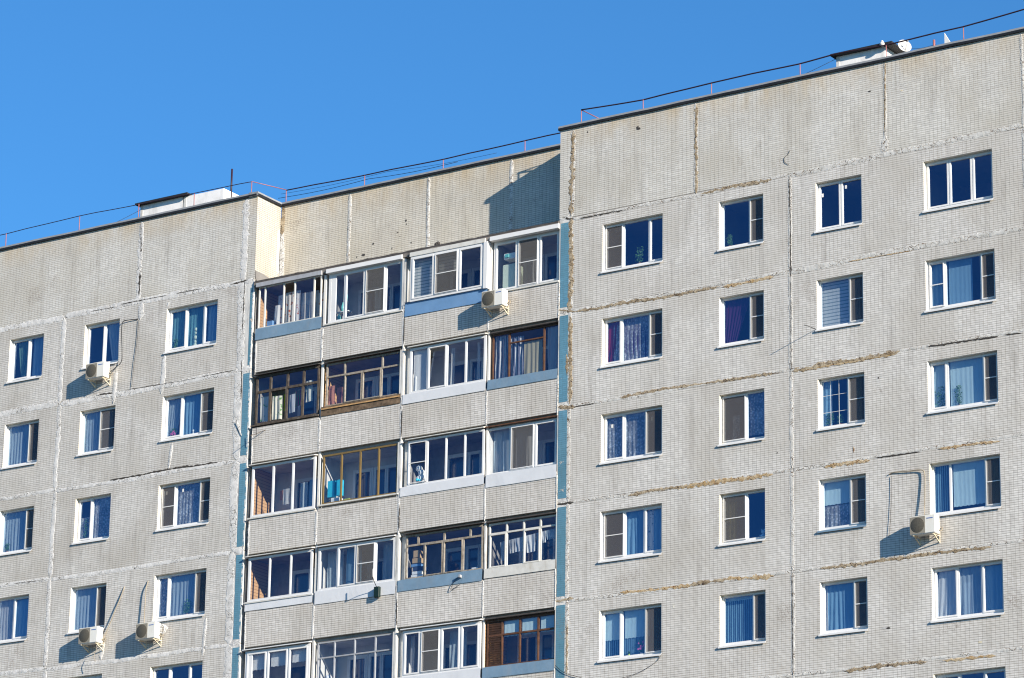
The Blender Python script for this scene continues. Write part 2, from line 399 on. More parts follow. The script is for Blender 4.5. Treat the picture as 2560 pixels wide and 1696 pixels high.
# attic panels
for x0, x1 in ((-1.05, 3.05), (3.05, 8.98), (8.98, 13.10), (13.10, 20.2), (-16.92, -12.80), (-22.85, -16.92), (-26.9, -22.85)):
    obj('attic_panel', slab(x0+G, x1-G, JZ+G, TOPZ, 0, .28), M['tile_top'], BLD)
obj('attic_panel', slab(-1.46, -1.05-G, JZ+G, TOPZ, 0, 1.19), M['tile_top'], BLD)
obj('attic_panel', slab(-12.80+G, -12.40, JZ+G, TOPZ, 0, .28), M['tile_top'], BLD)
for x0, x1 in ((-12.40, -9.80), (-9.80, -6.89), (-6.89, -3.93), (-3.93, -1.05)):
    obj('recess_panel', slab(x0+G, x1-G, .30, TOPZ-.0, 1.2, 1.5), M['tile_recess'], BLD)
bm = BM(); box(bm, -12.68, -12.403, .285, 1.19, .30+ZB, TOPZ+ZB)
obj('return_wall', bm, M['tile_return'], BLD, origin=(-12.4, .285, .30+ZB+.02))
bm = BM(); quad(bm, *[Z(-12.397, y, z) for y, z in ((.004, JZ), (.285, JZ), (.285, TOPZ), (.004, TOPZ))])
obj('return_wall', bm, M['tile_return'], BLD, origin=(-12.4, .0, .30+ZB+.02))
# plain lower storeys and the body of the block behind
bm = BM(); box(bm, -26.9, 20.2, 0, .28, 0, jz(7)+ZB-G); obj('lower_wall', bm, M['tile'], BLD)
bm = BM(); box(bm, -26.9, 20.2, 3.2, 13, 0, 2.7+ZB); box(bm, -26.9, -26.6, .29, 3.2, 0, 2.7+ZB); box(bm, 19.9, 20.2, .29, 3.2, 0, 2.7+ZB)
obj('wall_core', bm, M['concrete'], BLD)
bm = BM(); box(bm, -26.9, -12.7, .285, 13, 2.72+ZB, 2.9+ZB); box(bm, -12.7, -1.05, 1.51, 13, 2.72+ZB, 2.9+ZB); box(bm, -1.05, 20.2, .285, 13, 2.72+ZB, 2.9+ZB)
obj('roof_slab', bm, M['bitumen'], BLD)

# roof edge flashing: black drip under a zinc cap, wavy like bent sheet
def capping(p, q, seed):
    (xa, ya), (xb, yb) = p, q
    L = math.hypot(xb-xa, yb-ya); n = max(2, int(L/.5)); bm = BM()
    dx, dy = (xb-xa)/L, (yb-ya)/L; ox, oy = dy, -dx       # outward = right of travel for travel +x -> -y
    prof = [(.05, .0, 1), (.062, .065, 1), (.048, .07, 0), (.04, .128, 0), (-.30, .15, 0), (-.30, .0, 1)]
    rings = []
    for i in range(n+1):
        t = i/n*L; wz = noise.noise(Vector((t*.45, seed, 0)))*.014 + noise.noise(Vector((t*2.1, seed, 3)))*.006; wo = noise.noise(Vector((t*.9, seed, 9)))*.010
        rings.append([bm.verts.new((xa+dx*t+ox*(o+wo), ya+dy*t+oy*(o+wo), TOPZ+ZB+z+wz)) for o, z, _ in prof])
    for a, b in zip(rings, rings[1:]):
        for k in range(len(prof)):
            k2 = (k+1) % len(prof); f = bm.faces.new((a[k], b[k], b[k2], a[k2])); f.material_index = 0 if (prof[k][2] or k == 5) and k != 1 else 1
    for ring in (rings[0], rings[-1]): bm.faces.new(ring).material_index = 1
    obj('roof_flashing', bm, [M['cap_black'], M['cap_grey']], BLD)
capping((-26.9, 0), (-12.40, 0), 1); capping((-12.40, -.05), (-12.40, 1.2), 2); capping((-12.40, 1.2), (-1.50, 1.2), 3); capping((-1.51, 0), (20.2, 0), 4); capping((-1.463, 1.19), (-1.463, .31), 5)

# ------------------------------------------------------------------ joint sealing
def ribbon(name, pts, width, mat, seed, y=0.0, proud=.0045, rag=.5, wvar=.25, step=.035, facing='y', xside=0):
    """a ragged smear of sealant following a polyline of (x,z)"""
    width *= {'putty': 1.2, 'brown': 1.25, 'crack': 1.2, 'ochre': 1.1}.get(mat, 1)
    bm = BM(); P = [Vector((p[0], p[1])) for p in pts]; rows = []; dist = 0
    segs = []
    for a, b in zip(P, P[1:]):
        L = (b-a).length; n = max(1, int(L/step))
        for i in range(n): segs.append((a.lerp(b, i/n), (b-a).normalized(), dist+L*i/n))
        dist += L
    segs.append((P[-1], (P[-1]-P[-2]).normalized(), dist))
    for p, t, s in segs:
        nrm = Vector((-t.y, t.x))
        q = lambda f, k: noise.noise(Vector((s*f, seed*3.1, k)))
        taper = min(1, (s+.02)/.15, (dist-s+.02)/.15)
        wl = width/2*(1+wvar*q(1.3, 1)+rag*q(9, 2)+rag*.6*q(25, 5))*taper; wr = width/2*(1+wvar*q(1.3, 6)+rag*q(9, 7)+rag*.6*q(25, 8))*taper
        c = p + nrm*q(.8, 4)*width*.2
        row = []
        for o, h in ((-wl, -.004), (-wl*.75, .6), (-wl*.25, 1), (wr*.25, 1), (wr*.75, .6), (wr, -.004)):
            hh = h*proud*(1+.5*q(14, 11+o)) if h > 0 else -.002
            pp = c+nrm*o
            if facing == 'y': row.append(bm.verts.new((pp.x, y-hh-.002 if h > 0 else y+.004, pp.y+ZB)))
            else: row.append(bm.verts.new((xside+hh+.002 if h > 0 else xside-.004, pp.x, pp.y+ZB)))
        rows.append(row)
    for a, b in zip(rows, rows[1:]):
        for k in range(5): bm.faces.new((a[k], b[k], b[k+1], a[k+1])).smooth = False
    return obj(name, bm, M[mat], BLD)
sd = 0
for r in range(1, 8):
    z = jz(r)
    sd += 1; ribbon('joint_sealant', [(-1.0, z-.09 if r == 1 else z-.02), (1.4, z-.06), (3.1, z-.1 if r == 1 else z-.03), (6.0, z-.03)], .10, 'putty_r', sd)
    sd += 1; ribbon('joint_sealant', [(6.0, z-.05), (9.2, z-.0), (13.1, z+.06 if r == 1 else z)], .16 if r < 3 else .09, 'putty_r', sd)
    sd += 1; ribbon('joint_sealant', [(13.1, z), (20.1, z)], .10, 'putty_r', sd)
    sd += 1; ribbon('joint_sealant', [(-19.85, z+.04 if r == 1 else z-.02), (-16.9, z+.05 if r == 1 else z-.04), (-12.8, z)], .16 if r < 3 else .11, 'putty', sd, rag=.45)
    sd += 1; ribbon('joint_sealant', [(-26.8, z+.04), (-22.5, z+.02), (-19.87, z+.02)], .17 if r < 3 else .11, 'putty', sd, rag=.45)
for r in range(1, 7):
    a, b = jz(r), jz(r+1)
    sd += 1; ribbon('joint_sealant', [(6.03, a), (6.05, (a+b)/2), (6.03, b)], .12, 'putty_r', sd)
    sd += 1; ribbon('joint_sealant', [(13.1, a), (13.1, b)], .12, 'putty_r', sd)
    sd += 1; ribbon('joint_sealant', [(-19.87, a), (-19.88, b)], .15, 'putty', sd, rag=.6)
    sd += 1; ribbon('joint_sealant', [(-12.84, a), (-12.86, (a+b)/2), (-12.83, b)], .26, 'putty', sd, rag=.45)
    sd += 1; ribbon('joint_sealant', [(-12.43, a), (-12.44, b)], .06, 'putty', sd, rag=.9)
    sd += 1; ribbon('joint_sealant', [(-1.07, a), (-1.08, (a+b)/2), (-1.06, b)], .15, 'putty_r', sd, rag=.6)
    sd += 1; ribbon('joint_sealant', [(-12.8, a), (-12.41, a+.01)], .16, 'putty', sd, rag=.45)
    sd += 1; ribbon('joint_sealant', [(-1.44, a), (-1.06, a)], .14, 'putty_r', sd, rag=.8)
# attic joints
for x, wd, mt in ((-1.04, .16, 'putty_r'), (3.05, .11, 'putty_r'), (9.0, .08, 'putty_r'), (13.1, .09, 'putty_r'), (-16.92, .17, 'putty'), (-12.83, .22, 'putty'), (-22.85, .14, 'putty')):
    sd += 1; ribbon('joint_sealant', [(x, TOPZ-.02), (x+.01, 1.6), (x-.01, JZ)], wd, mt, sd, rag=.7)
sd += 1; ribbon('joint_sealant', [(9.0, .95), (8.97, .62), (8.94, .42)], .24, 'putty_r', sd)
for x in (-9.80, -6.89, -3.93):
    sd += 1; ribbon('joint_sealant', [(x, TOPZ-.02), (x, .32)], .13, 'putty_r', sd, y=1.2, proud=.01, rag=.3)
sd += 1; ribbon('joint_sealant', [(-12.32, TOPZ-.75), (-12.33, .32)], .15, 'putty', sd, y=1.2, rag=.3)
sd += 1; ribbon('joint_sealant', [(-12.33, TOPZ), (-12.33, 2.2)], .12, 'brown', sd, y=1.19, rag=.4)
sd += 1; ribbon('joint_sealant', [(1.12, TOPZ-.75), (1.12, .9)], .10, 'putty', sd, facing='x', xside=-12.397, rag=.3)
# vertical smears where old cracks were filled on the left block
for (u0, v0, u1, v1, wd) in ((412, 888, 403, 985, .16), (291, 925, 283, 1010, .13), (430, 1108, 422, 1172, .09), (515, 1545, 507, 1640, .10), (258, 1600, 253, 1650, .16), (355, 755, 350, 800, .20), (422, 755, 419, 768, .12)):
    sd += 1; ribbon('joint_sealant', [at(u0, v0), at(u1, v1)], wd, 'putty', sd, proud=.008)
# bare brown and ochre foam where the sealing has fallen out (photo positions on the facade plane)
def foam(pts, wd, mt='brown', **k):
    global sd; sd += 1; ribbon('bare_joint_foam', [at(u, v) for u, v in pts], wd, mt, sd, proud=.007, rag=1.0, wvar=.6, **k)
foam([(1434, 328), (1431, 420), (1428, 540)], .13); foam([(1428, 545), (1427, 660), (1423, 780)], .13)
foam([(1425, 790), (1426, 870), (1424, 1010)], .10); foam([(1741, 262), (1740, 360), (1740, 485)], .09); foam([(2213, 155), (2212, 330)], .045)
foam([(1418, 1560), (1417, 1640), (1416, 1690)], .06); foam([(1973, 450), (1976, 560), (1977, 700)], .035, 'crack'); foam([(1977, 700), (1978, 930)], .025, 'crack'); foam([(1980, 1440), (1983, 1690)], .03, 'crack')
foam([(1750, 487), (1840, 466), (1930, 449)], .085); foam([(1560, 525), (1450, 547)], .05, 'crack')
foam([(1440, 780), (1560, 758), (1700, 736), (1800, 718)], .075); foam([(1805, 718), (1880, 703), (1935, 693)], .085, 'ochre')
foam([(1550, 996), (1650, 974), (1800, 954), (1936, 933)], .07); foam([(1432, 1018), (1490, 1008)], .03, 'crack')
foam([(1570, 1240), (1640, 1225), (1720, 1216)], .08); foam([(1700, 1220), (1800, 1203), (1932, 1186)], .13, 'ochre'); foam([(1620, 1229), (1760, 1211)], .05, 'brown')
foam([(1550, 1482), (1640, 1476), (1730, 1464)], .09, 'ochre'); foam([(1725, 1462), (1820, 1448)], .09); foam([(1815, 1450), (1935, 1440)], .13, 'ochre')
foam([(1980, 929), (2060, 912), (2160, 897), (2250, 880)], .10); foam([(2000, 927), (2110, 908), (2240, 886)], .05, 'ochre')
foam([(2315, 868), (2400, 855), (2495, 841)], .05, 'crack'); foam([(2060, 1169), (2110, 1160), (2175, 1151)], .11, 'ochre'); foam([(2190, 1145), (2300, 1130)], .035, 'crack'); foam([(2345, 1123), (2420, 1112), (2500, 1104)], .07, 'ochre')
foam([(2050, 1422), (2160, 1408), (2220, 1398)], .08); foam([(2210, 1400), (2350, 1382), (2480, 1368)], .08); foam([(2110, 1679), (2200, 1664), (2320, 1654)], .09); foam([(2355, 1652), (2490, 1640)], .07, 'ochre')
foam([(2120, 655), (2220, 637), (2280, 627)], .03, 'ochre'); foam([(2510, 838), (2557, 833)], .0001+.03, 'crack')
foam([(1393, 775), (1440, 781)], .06); foam([(1395, 1018), (1440, 1018)], .10); foam([(1390, 1262), (1435, 1256)], .06, 'crack'); foam([(1388, 1505), (1435, 1497)], .09); foam([(1405, 545), (1436, 548)], .06, 'crack')
foam([(1417, 885), (1417, 940)], .07)
foam([(353, 560), (352, 640)], .06, 'crack'); foam([(349, 680), (347, 740)], .08, 'crack')
foam([(275, 1202), (340, 1190), (430, 1172)], .05, 'crack'); foam([(430, 1172), (500, 1163), (545, 1156)], .05, 'crack')
foam([(240, 990), (262, 985), (285, 983)], .05, 'crack'); foam([(35, 1460), (100, 1452)], .03, 'crack'); foam([(225, 780), (290, 768)], .025, 'crack'); foam([(300, 762), (420, 738)], .03, 'crack'); foam([(440, 735), (505, 722)], .03, 'crack'); foam([(575, 712), (620, 700)], .05, 'crack')
foam([(320, 975), (470, 950), (590, 925)], .022, 'crack'); foam([(604, 900), (603, 1000)], .03, 'crack'); foam([(612, 700), (606, 830)], .03, 'crack')
for u, v, du in ((2134, 1124, 4), ):
    foam([(u, v-6), (u+1, v+8)], .06, 'ochre')
# single missing tiles and holes
def hole(u, v, wx=.12, wz=.055, mt='awn_dark', y=0.0, side=False):
    x, z = at(u, v, y); bm = BM()
    n = 9; r0 = [R.uniform(.75, 1.1) for _ in range(n)]
    fr = [bm.verts.new((x+math.cos(2*math.pi*k/n)*wx/2*r0[k], y-.003, z+ZB+math.sin(2*math.pi*k/n)*wz/2*r0[k])) for k in range(n)]
    bk = [bm.verts.new((v_.co.x, y+.002, v_.co.z)) for v_ in fr]
    bm.faces.new(fr)
    for k in range(n): bm.faces.new((fr[k], fr[(k+1) % n], bk[(k+1) % n], bk[k]))
    obj('missing_tile', bm, M[mt], BLD)
for a in ((2174, 229), (1596, 322, .16, .09), (1594, 318, .10, .05), (1469, 331, .05, .06), (2196, 945, .05, .05), (2221, 1571, .13, .06), (2213, 1570, .16, .06, 'divider'), (1701, 516, .07, .06, 'divider'), (1943, 1133, .05, .04), (2254, 227, .1, .055, 'bracket'), (2450, 1606, .12, .055, 'bracket'), (1684, 1517, .05, .13, 'plaster')):
    hole(*a)
for a in ((1015, 552, .07, .08), (1016, 561, .04, .06), (933, 610, .08, .09), (908, 638, .14, .09), (892, 643, .05, .06), (994, 582, .08, .03), (1000, 592, .04, .03), (980, 622, .03, .08), (1028, 607, .05, .05)):
    hole(*a, y=1.2)

# ------------------------------------------------------------------ windows
def frame_boxes(bm, x0, x1, z0, z1, y, divs, t=.06, mt_=.055, sash=.042, d=.07, sashes=None, top=None, topz=None):
    """outer frame, mullions at divs (fractions), sash frames in opening lights, optional transom with its own top divisions"""
    box(bm, x0, x1, y, y+d, z0, z0+t); box(bm, x0, x1, y, y+d, z1-t, z1)
    box(bm, x0, x0+t, y, y+d, z0+t, z1-t); box(bm, x1-t, x1, y, y+d, z0+t, z1-t)
    W = x1-x0; zt = z1-t
    if topz: 
        box(bm, x0+t, x1-t, y, y+d, topz-mt_/2, topz+mt_/2); zt = topz-mt_/2
        for f in top: box(bm, x0+f*W-mt_/2, x0+f*W+mt_/2, y, y+d, topz+mt_/2, z1-t)
    for f in divs: box(bm, x0+f*W-mt_/2, x0+f*W+mt_/2, y, y+d, z0+t, zt)
    e = [x0+t] + [v for f in divs for v in (x0+f*W-mt_/2, x0+f*W+mt_/2)] + [x1-t]
    lights = [(e[2*i], e[2*i+1]) for i in range(len(divs)+1)]
    for i, (a, b) in enumerate(lights):
        if sashes is None or i in sashes:
            s_ = sash
            if s_ > 0:
                yy = y-.014; zz0, zz1 = z0+t-.012, zt+.012; a2, b2 = a-.012, b+.012
                box(bm, a2, b2, yy, y+.045, zz0, zz0+s_); box(bm, a2, b2, yy, y+.045, zz1-s_, zz1)
                box(bm, a2, a2+s_, yy, y+.045, zz0+s_, zz1-s_); box(bm, b2-s_, b2, yy, y+.045, zz0+s_, zz1-s_)
    return lights, zt
def net(parent, a, b, z0, z1, y, bar=True, netting=True, tmat='pvc'):
    if netting:
        bm = BM(); quad(bm, (a+.03, y, z0+.03), (b-.03, y, z0+.03), (b-.03, y, z1-.03), (a+.03, y, z1-.03)); o = obj('mosquito_screen', bm, M['net'], parent)
    bm = BM(); t = .022
    box(bm, a+.012, b-.012, y-.008, y+.006, z0+.012, z0+.012+t); box(bm, a+.012, b-.012, y-.008, y+.006, z1-.012-t, z1-.012)
    box(bm, a+.012, a+.012+t, y-.008, y+.006, z0+.012+t, z1-.012-t); box(bm, b-.012-t, b-.012, y-.008, y+.006, z0+.012+t, z1-.012-t)
    if bar: zc = z0+(z1-z0)*.5; box(bm, a+.012+t, b-.012-t, y-.008, y+.006, zc-.012, zc+.012)
    obj('screen_frame', bm, M[tmat], parent)

WINS = {  # col,row: (divisions, {light: 'n' net / 'b' net+bar / 'B' bar only}, sash lights or None for all)
 ('C1',1): ([.31,.74], {0:'b'}, [0,2]), ('C1',2): ([.29,.75], {2:'b'}, [0,2]), ('C1',3): ([.34,.69], {2:'n'}, [0,2]),
 ('C1',4): ([.36,.68], {0:'b'}, [0,2]), ('C1',5): ([.32,.70], {2:'n'}, [0,2]), 
 ('C2',1): ([.64], {1:'b'}, [1]), ('C2',2): ([.64], {1:'b'}, [1]), ('C2',3): ([.55], {0:'n'}, [0]), ('C2',4): ([.55], {0:'b'}, [0]), ('C2',5): ([.68], {1:'n'}, [1]),
 ('C3',1): ([.50], {}, [0,1]), ('C3',2): ([.66], {1:'b'}, [1]), ('C3',3): ([.60], {1:'b'}, [1]), ('C3',4): ([.62], {1:'b'}, [1]), ('C3',5): ([.67], {1:'b'}, [1]),
 ('C4',1): ([.34,.68], {}, [0,1,2]), ('C4',2): ([.25,.77], {0:'B',2:'b'}, [0,2]), ('C4',3): ([.25,.77], {2:'b'}, [0,2]), ('C4',4): ([.26,.76], {2:'b'}, [2]),
 ('C4',5): ([.34,.68], {}, [0,2]), ('C4',6): ([.34,.68], {}, [0,2]),
 ('C1',6): ([.34,.68], {}, [0]), ('C2',6): ([.6], {}, [0]), ('C3',6): ([.6], {}, [0]),
 ('L3',1): ([.35,.69], {}, [0,2]), ('L3',2): ([.34,.70], {2:'b'}, [0,2]), ('L3',3): ([.29,.76], {0:'b',2:'b'}, [0,2]), ('L3',4): ([.24,.74], {2:'n'}, [0,2]), ('L3',5): ([.34,.70], {}, [0,2]), ('L3',6): ([.34,.70], {}, [0]),
 ('L2',1): ([.52], {}, [0]), ('L2',2): ([.50], {1:'b'}, [1]), ('L2',3): ([.40], {}, [0]), ('L2',4): ([.66], {1:'n'}, [1]), ('L2',5): ([.55], {}, [1]), ('L2',6): ([.55], {}, [1]),
 ('L1',1): ([.52], {}, [0]), ('L1',2): ([.64], {1:'n'}, [1]), ('L1',3): ([.70], {1:'b'}, [1]), ('L1',4): ([.50], {}, [1]), ('L1',5): ([.5], {}, [1]), ('L1',6): ([.5], {}, [1]),
}
SILL = {('C3',4): 'ap_slate', ('C4',3): 'ap_white'}
for (c, r), (divs, nets, sashes) in WINS.items():
    x0, x1, z0, z1 = opening(c, r); z0 += ZB; z1 += ZB; yF = .135
    bm = BM(); jit = R.uniform(-.006, .006)
    lights, zt = frame_boxes(bm, x0+.003, x1-.003, z0+.07, z1-.003, yF+jit, divs, sashes=sashes, t=R.choice([.05, .06, .065]))
    # left reveal liner and foot board
    wn = obj('window', bm, M['pvc'], BLD)
    bm = BM(); 
    for a, b in lights: quad(bm, (a-.01, yF+.03, z0+.10), (b+.01, yF+.03, z0+.10), (b+.01, yF+.03, z1-.04), (a-.01, yF+.03, z1-.04))
    obj('window_glass', bm, M['glass'], wn, normals=False)
    bm = BM()   # sloping drip sill with a folded lip
    e0, e1 = x0-.035, x1+.012; P = [(yF+.0, z0+.072), (-.045, z0+.012), (-.047, z0-.035), (-.040, z0-.035), (-.038, z0+.004), (yF, z0+.060)]
    q0 = [bm.verts.new((e0 if y < 0 else x0+.004, y, z)) for y, z in P]; q1 = [bm.verts.new((e1 if y < 0 else x1-.004, y, z)) for y, z in P]
    for k in range(6): bm.faces.new((q0[k], q0[(k+1) % 6], q1[(k+1) % 6], q1[k]))
    bm.faces.new(q0); bm.faces.new(q1)
    obj('window_sill', bm, M[SILL.get((c, r), 'pvc')], wn)
    bm = BM(); box(bm, x0+.002, x0+.012, .012, yF-.002, z0+.075, z1-.004); obj('reveal_lining', bm, M['pvc' if R.random() < .6 else 'plaster'], wn)
    for i, k in nets.items():
        a, b = lights[i]; net(wn, a-.015, b+.015, z0+.11, z1-.045, yF-.022, bar=k in 'bB', netting=k != 'B')
    bm = BM()   # the room behind
    X0, X1, Y0, Y1, Z0, Z1 = x0-.45, x1+.45, .285, 3.1, z0-.75, z1+.28
    for a in (((X0, Y1, Z0), (X1, Y1, Z0), (X1, Y1, Z1), (X0, Y1, Z1)), ((X0, Y0, Z0), (X0, Y1, Z0), (X0, Y1, Z1), (X0, Y0, Z1)), ((X1, Y0, Z0), (X1, Y0, Z1), (X1, Y1, Z1), (X1, Y1, Z0)),
              ((X0, Y0, Z0), (X1, Y0, Z0), (X1, Y1, Z0), (X0, Y1, Z0)), ((X0, Y0, Z1), (X0, Y1, Z1), (X1, Y1, Z1), (X1, Y0, Z1))): quad(bm, *a)
    obj('room_interior', bm, M['room_b' if R.random() < .4 else 'room_a'], wn, normals=False)
    if (c, r) == ('C3', 3):  # decorative glazing bars
        bm = BM(); a, b = lights[0]; yy = yF+.027
        for f in (.33, .66): box(bm, a+(b-a)*f-.006, a+(b-a)*f+.006, yy-.004, yy, z0+.12, z1-.05)
        for f in (.35, .68): 
            for g0, g1 in ((a, a+(b-a)*.33-.006), (a+(b-a)*.33+.006, a+(b-a)*.66-.006), (a+(b-a)*.66+.006, b)): box(bm, g0, g1, yy-.004, yy, z0+(z1-z0)*f-.005, z0+(z1-z0)*f+.005)
        obj('glazing_bars', bm, M['pvc'], wn)

# ------------------------------------------------------------------ window dressings (each hangs in its window: its own thing)
ORD = ['', 'top', 'second', 'third', 'fourth', 'fifth', 'sixth']
WHERE = {'C1': 'first window column right of balconies', 'C2': 'second window column right of balconies', 'C3': 'third window column right of balconies',
         'C4': 'rightmost window column', 'L3': 'first window column left of balconies', 'L2': 'second window column left of balconies', 'L1': 'leftmost window column'}
def loc(c, r): return '%s window of %s' % (ORD[r], WHERE[c])
def loc_short(c, r):
    return {'C1': '%s row, first column right of balconies', 'C2': '%s row, second column right of balconies', 'C3': '%s row, third column right of balconies', 'C4': '%s row, rightmost column',
            'L3': '%s row, first column left of balconies', 'L2': '%s row, second column left of balconies', 'L1': '%s row, leftmost column'}[c] % ORD[r]
def sheet(x0, x1, z0, z1, y, amp=.03, wl=.13, x0b=None, x1b=None, seed=0, nz=8):
    """hanging cloth with vertical folds; may gather towards the bottom"""
    bm = BM(); n = max(6, int((x1-x0)/.03)); x0b = x0 if x0b is None else x0b; x1b = x1 if x1b is None else x1b
    rows = []
    for j in range(nz+1):
        t = j/nz; a = x0+(x0b-x0)*t; b = x1+(x1b-x1)*t; row = []
        for i in range(n+1):
            s_ = i/n; ph = s_*(x1-x0)/wl*2*math.pi
            yy = y+amp*math.sin(ph+noise.noise(Vector((s_*3, t*1.2, seed)))*2.5)*(.5+.5*t)+.3*amp*math.sin(ph*2.3+seed)
            row.append(bm.verts.new((a+(b-a)*s_, yy, z1+(z0-z1)*t+.008*math.sin(ph*1.1)*t)))
        rows.append(row)
    for a, b in zip(rows, rows[1:]):
        for i in range(n): bm.faces.new((a[i], a[i+1], b[i+1], b[i])).smooth = True
    return bm
M['sheer'] = cloth_mat('sheer_white', (.80, .81, .81), .58)
M['sheer_blue'] = cloth_mat('sheer_blue', (.62, .76, .84), .62)
M['lace'] = cloth_mat('lace_white', (.80, .83, .86), .45, lace=True)
M['white_c'] = cloth_mat('white_curtain', (.78, .78, .76))
M['teal'] = cloth_mat('teal_curtain', (.18, .42, .46), .85)
M['blue_c'] = cloth_mat('blue_curtain', (.24, .43, .58))
M['purple'] = cloth_mat('purple_curtain', (.075, .025, .10))
M['red'] = cloth_mat('crimson_curtain', (.26, .02, .06))
M['beige'] = cloth_mat('beige_curtain', (.46, .42, .30))
M['yellow_c'] = cloth_mat('mustard_curtain', (.36, .29, .10))
M['green_c'] = cloth_mat('green_curtain', (.20, .38, .30), .7)
M['lightblue'] = cloth_mat('pale_blue_blind', (.62, .82, .86))
M['pattern'] = cloth_mat('patterned_curtain', (.70, .72, .72), 1, 'blots', (.05, .12, .22))
M['floral'] = cloth_mat('floral_cotton', (.74, .71, .70), 1, 'spots', (.45, .14, .10))
M['green_blot'] = cloth_mat('green_print_cotton', (.72, .72, .64), 1, 'blots', (.14, .34, .12))
M['pinkred'] = cloth_mat('pink_red_cotton', (.55, .06, .13), 1, stripes=('X', 6, 1))
M['yellowgreen'] = cloth_mat('lime_cotton', (.45, .50, .05))
M['stripe_c'] = cloth_mat('striped_curtain', (.72, .72, .72), 1, pc=(.16, .18, .26), stripes=('X', 4.2, 1.5))
M['greyc'] = cloth_mat('grey_cotton', (.55, .57, .60))
M['orangec'] = cloth_mat('salmon_cotton', (.55, .25, .18), 1, 'blots', (.25, .10, .12))
M['zebra'] = cloth_mat('zebra_blind', (.74, .77, .75), .9, pc=(.30, .38, .40), stripes=('Z', 3.2, 0))
M['vertical'] = cloth_mat('vertical_blind_slats', (.22, .42, .55), 1, pc=(.05, .11, .2), stripes=('X', 5, 0))

CUR = []
def curtain(c, r, mat, f0, f1, label, z0f=0, z1f=1, f0b=None, f1b=None, cat='curtain', amp=.016, y=.245):
    y = min(y, .262); f0, f1 = max(f0, .003), min(f1, .997)
    x0, x1, z0, z1 = opening(c, r); W = x1-x0; zz0 = z0+ZB+.02+(z1-z0)*z0f; zz1 = z0+ZB+(z1-z0)*z1f-.004
    bm = sheet(x0+W*f0, x0+W*f1, zz0+(.08 if z0f == 0 else 0), zz1, y, amp, seed=len(CUR), x0b=None if f0b is None else x0+W*f0b, x1b=None if f1b is None else x0+W*f1b)
    o = obj('blind' if cat == 'blind' else 'curtain', bm, M[mat]); tag(o, label, cat, 'curtains and blinds inside the windows'); CUR.append(o)
def wl(c, r): return loc_short(c, r)
A = 'curtains'
curtain('C1',2,'red',.0,.22,'crimson curtain strip at left side of purple-curtained window, '+'second row right of balconies', f1b=.12)
curtain('C1',2,'purple',-.1,.95,'dark purple curtain behind lace in the window right of balconies, second row', y=.50)
curtain('C1',2,'lace',.12,.78,'white lace curtain in front of purple curtain, second row right of balconies')
curtain('C1',3,'lace',.02,.72,'bright lace curtain over two panes, third row, first window right of balconies')
curtain('C1',4,'blue_c',.34,.68,'plain blue curtain in middle pane, fourth row, first window right of balconies')
curtain('C1',4,'blue_c',.80,1.04,'plain blue curtain in right pane, fourth row, first window right of balconies')
curtain('C1',4,'pattern',.70,.84,'black and white patterned curtain gathered in right pane, fourth row', f0b=.70, f1b=.90, y=.34)
curtain('C1',5,'lightblue',.0,.30,'pale blue roller blind half down over left pane, fifth row right of balconies', z0f=.42, cat='blind', amp=.002)
curtain('C1',5,'lightblue',.34,.74,'wide pale blue roller blind half down over middle pane, fifth row', z0f=.42, cat='blind', amp=.002)
curtain('C1',5,'vertical',-.05,1.05,'blue vertical slat blind below the pale roller blinds, fifth row', cat='blind', amp=.008, y=.50)
curtain('C2',2,'purple',-.05,.62,'purple curtain in window right of the purple-curtained one, second row', f1b=.3)
curtain('C2',2,'red',.05,.14,'thin red curtain edge in purple-curtained window, second window right of balconies', f0b=.10, f1b=.16, y=.30)
curtain('C2',3,'lace',.54,1.02,'lace curtain with scalloped hem in right pane, third row, second window column', z0f=.14)
curtain('C2',3,'lace',.2,.36,'narrow lace strip behind mosquito screen, third row, second window column', z0f=.02, z1f=.6)
curtain('C2',4,'yellow_c',.05,.30,'mustard curtain behind mosquito screen, fourth row, second window column')
curtain('C2',4,'green_c',.90,1.05,'thin green curtain at right edge of fourth row window, second column')
curtain('C2',5,'vertical',-.02,.98,'blue vertical slat blind in fifth row window, second column right of balconies', z1f=.90, cat='blind', amp=.01)
curtain('C2',5,'lightblue',-.02,.66,'narrow pale roller blind rolled up above the vertical blind, fifth row', z0f=.80, cat='blind', amp=.002, y=.33)
curtain('C3',2,'zebra',-.02,.66,'striped day-night blind in second row window, third column right of balconies', cat='blind', amp=.002, z1f=.96)
curtain('C3',2,'sheer',.62,.84,'pale curtain behind mosquito screen beside striped blind, third column')
curtain('C3',3,'blue_c',-.02,.22,'blue curtain behind decorative glazing bars, third row, third column')
curtain('C3',3,'beige',.60,.85,'beige curtain behind mosquito screen, third row, third column')
curtain('C3',4,'lightblue',-.02,.66,'light blue roller blind pulled halfway, window with blue sill', z0f=.52, cat='blind', amp=.002)
curtain('C3',4,'lace',-.02,.66,'dark floral lace below halfway roller blind, window with blue sill', z1f=.52, y=.40)
curtain('C3',4,'beige',.66,.88,'beige curtain behind screen, window with blue sill')
curtain('C3',5,'blue_c',.08,.66,'blue folded curtain in fifth row window, third column right of balconies')
curtain('C3',5,'white_c',-.02,.08,'white curtain edge at left of fifth row window, third column')
curtain('C4',2,'blue_c',-.02,.26,'blue curtain in narrow left pane, second row, rightmost window column')
curtain('C4',2,'blue_c',.28,.62,'smooth blue blind in wide middle pane, second row, rightmost window column', cat='blind', amp=.003)
curtain('C4',3,'lightblue',-.02,.25,'pale turquoise blind in left pane behind potted tree, rightmost column', cat='blind', amp=.004)
curtain('C4',3,'lightblue',.27,.78,'wide pale turquoise blind in middle pane, third row, rightmost column', cat='blind', amp=.004, z0f=.03)
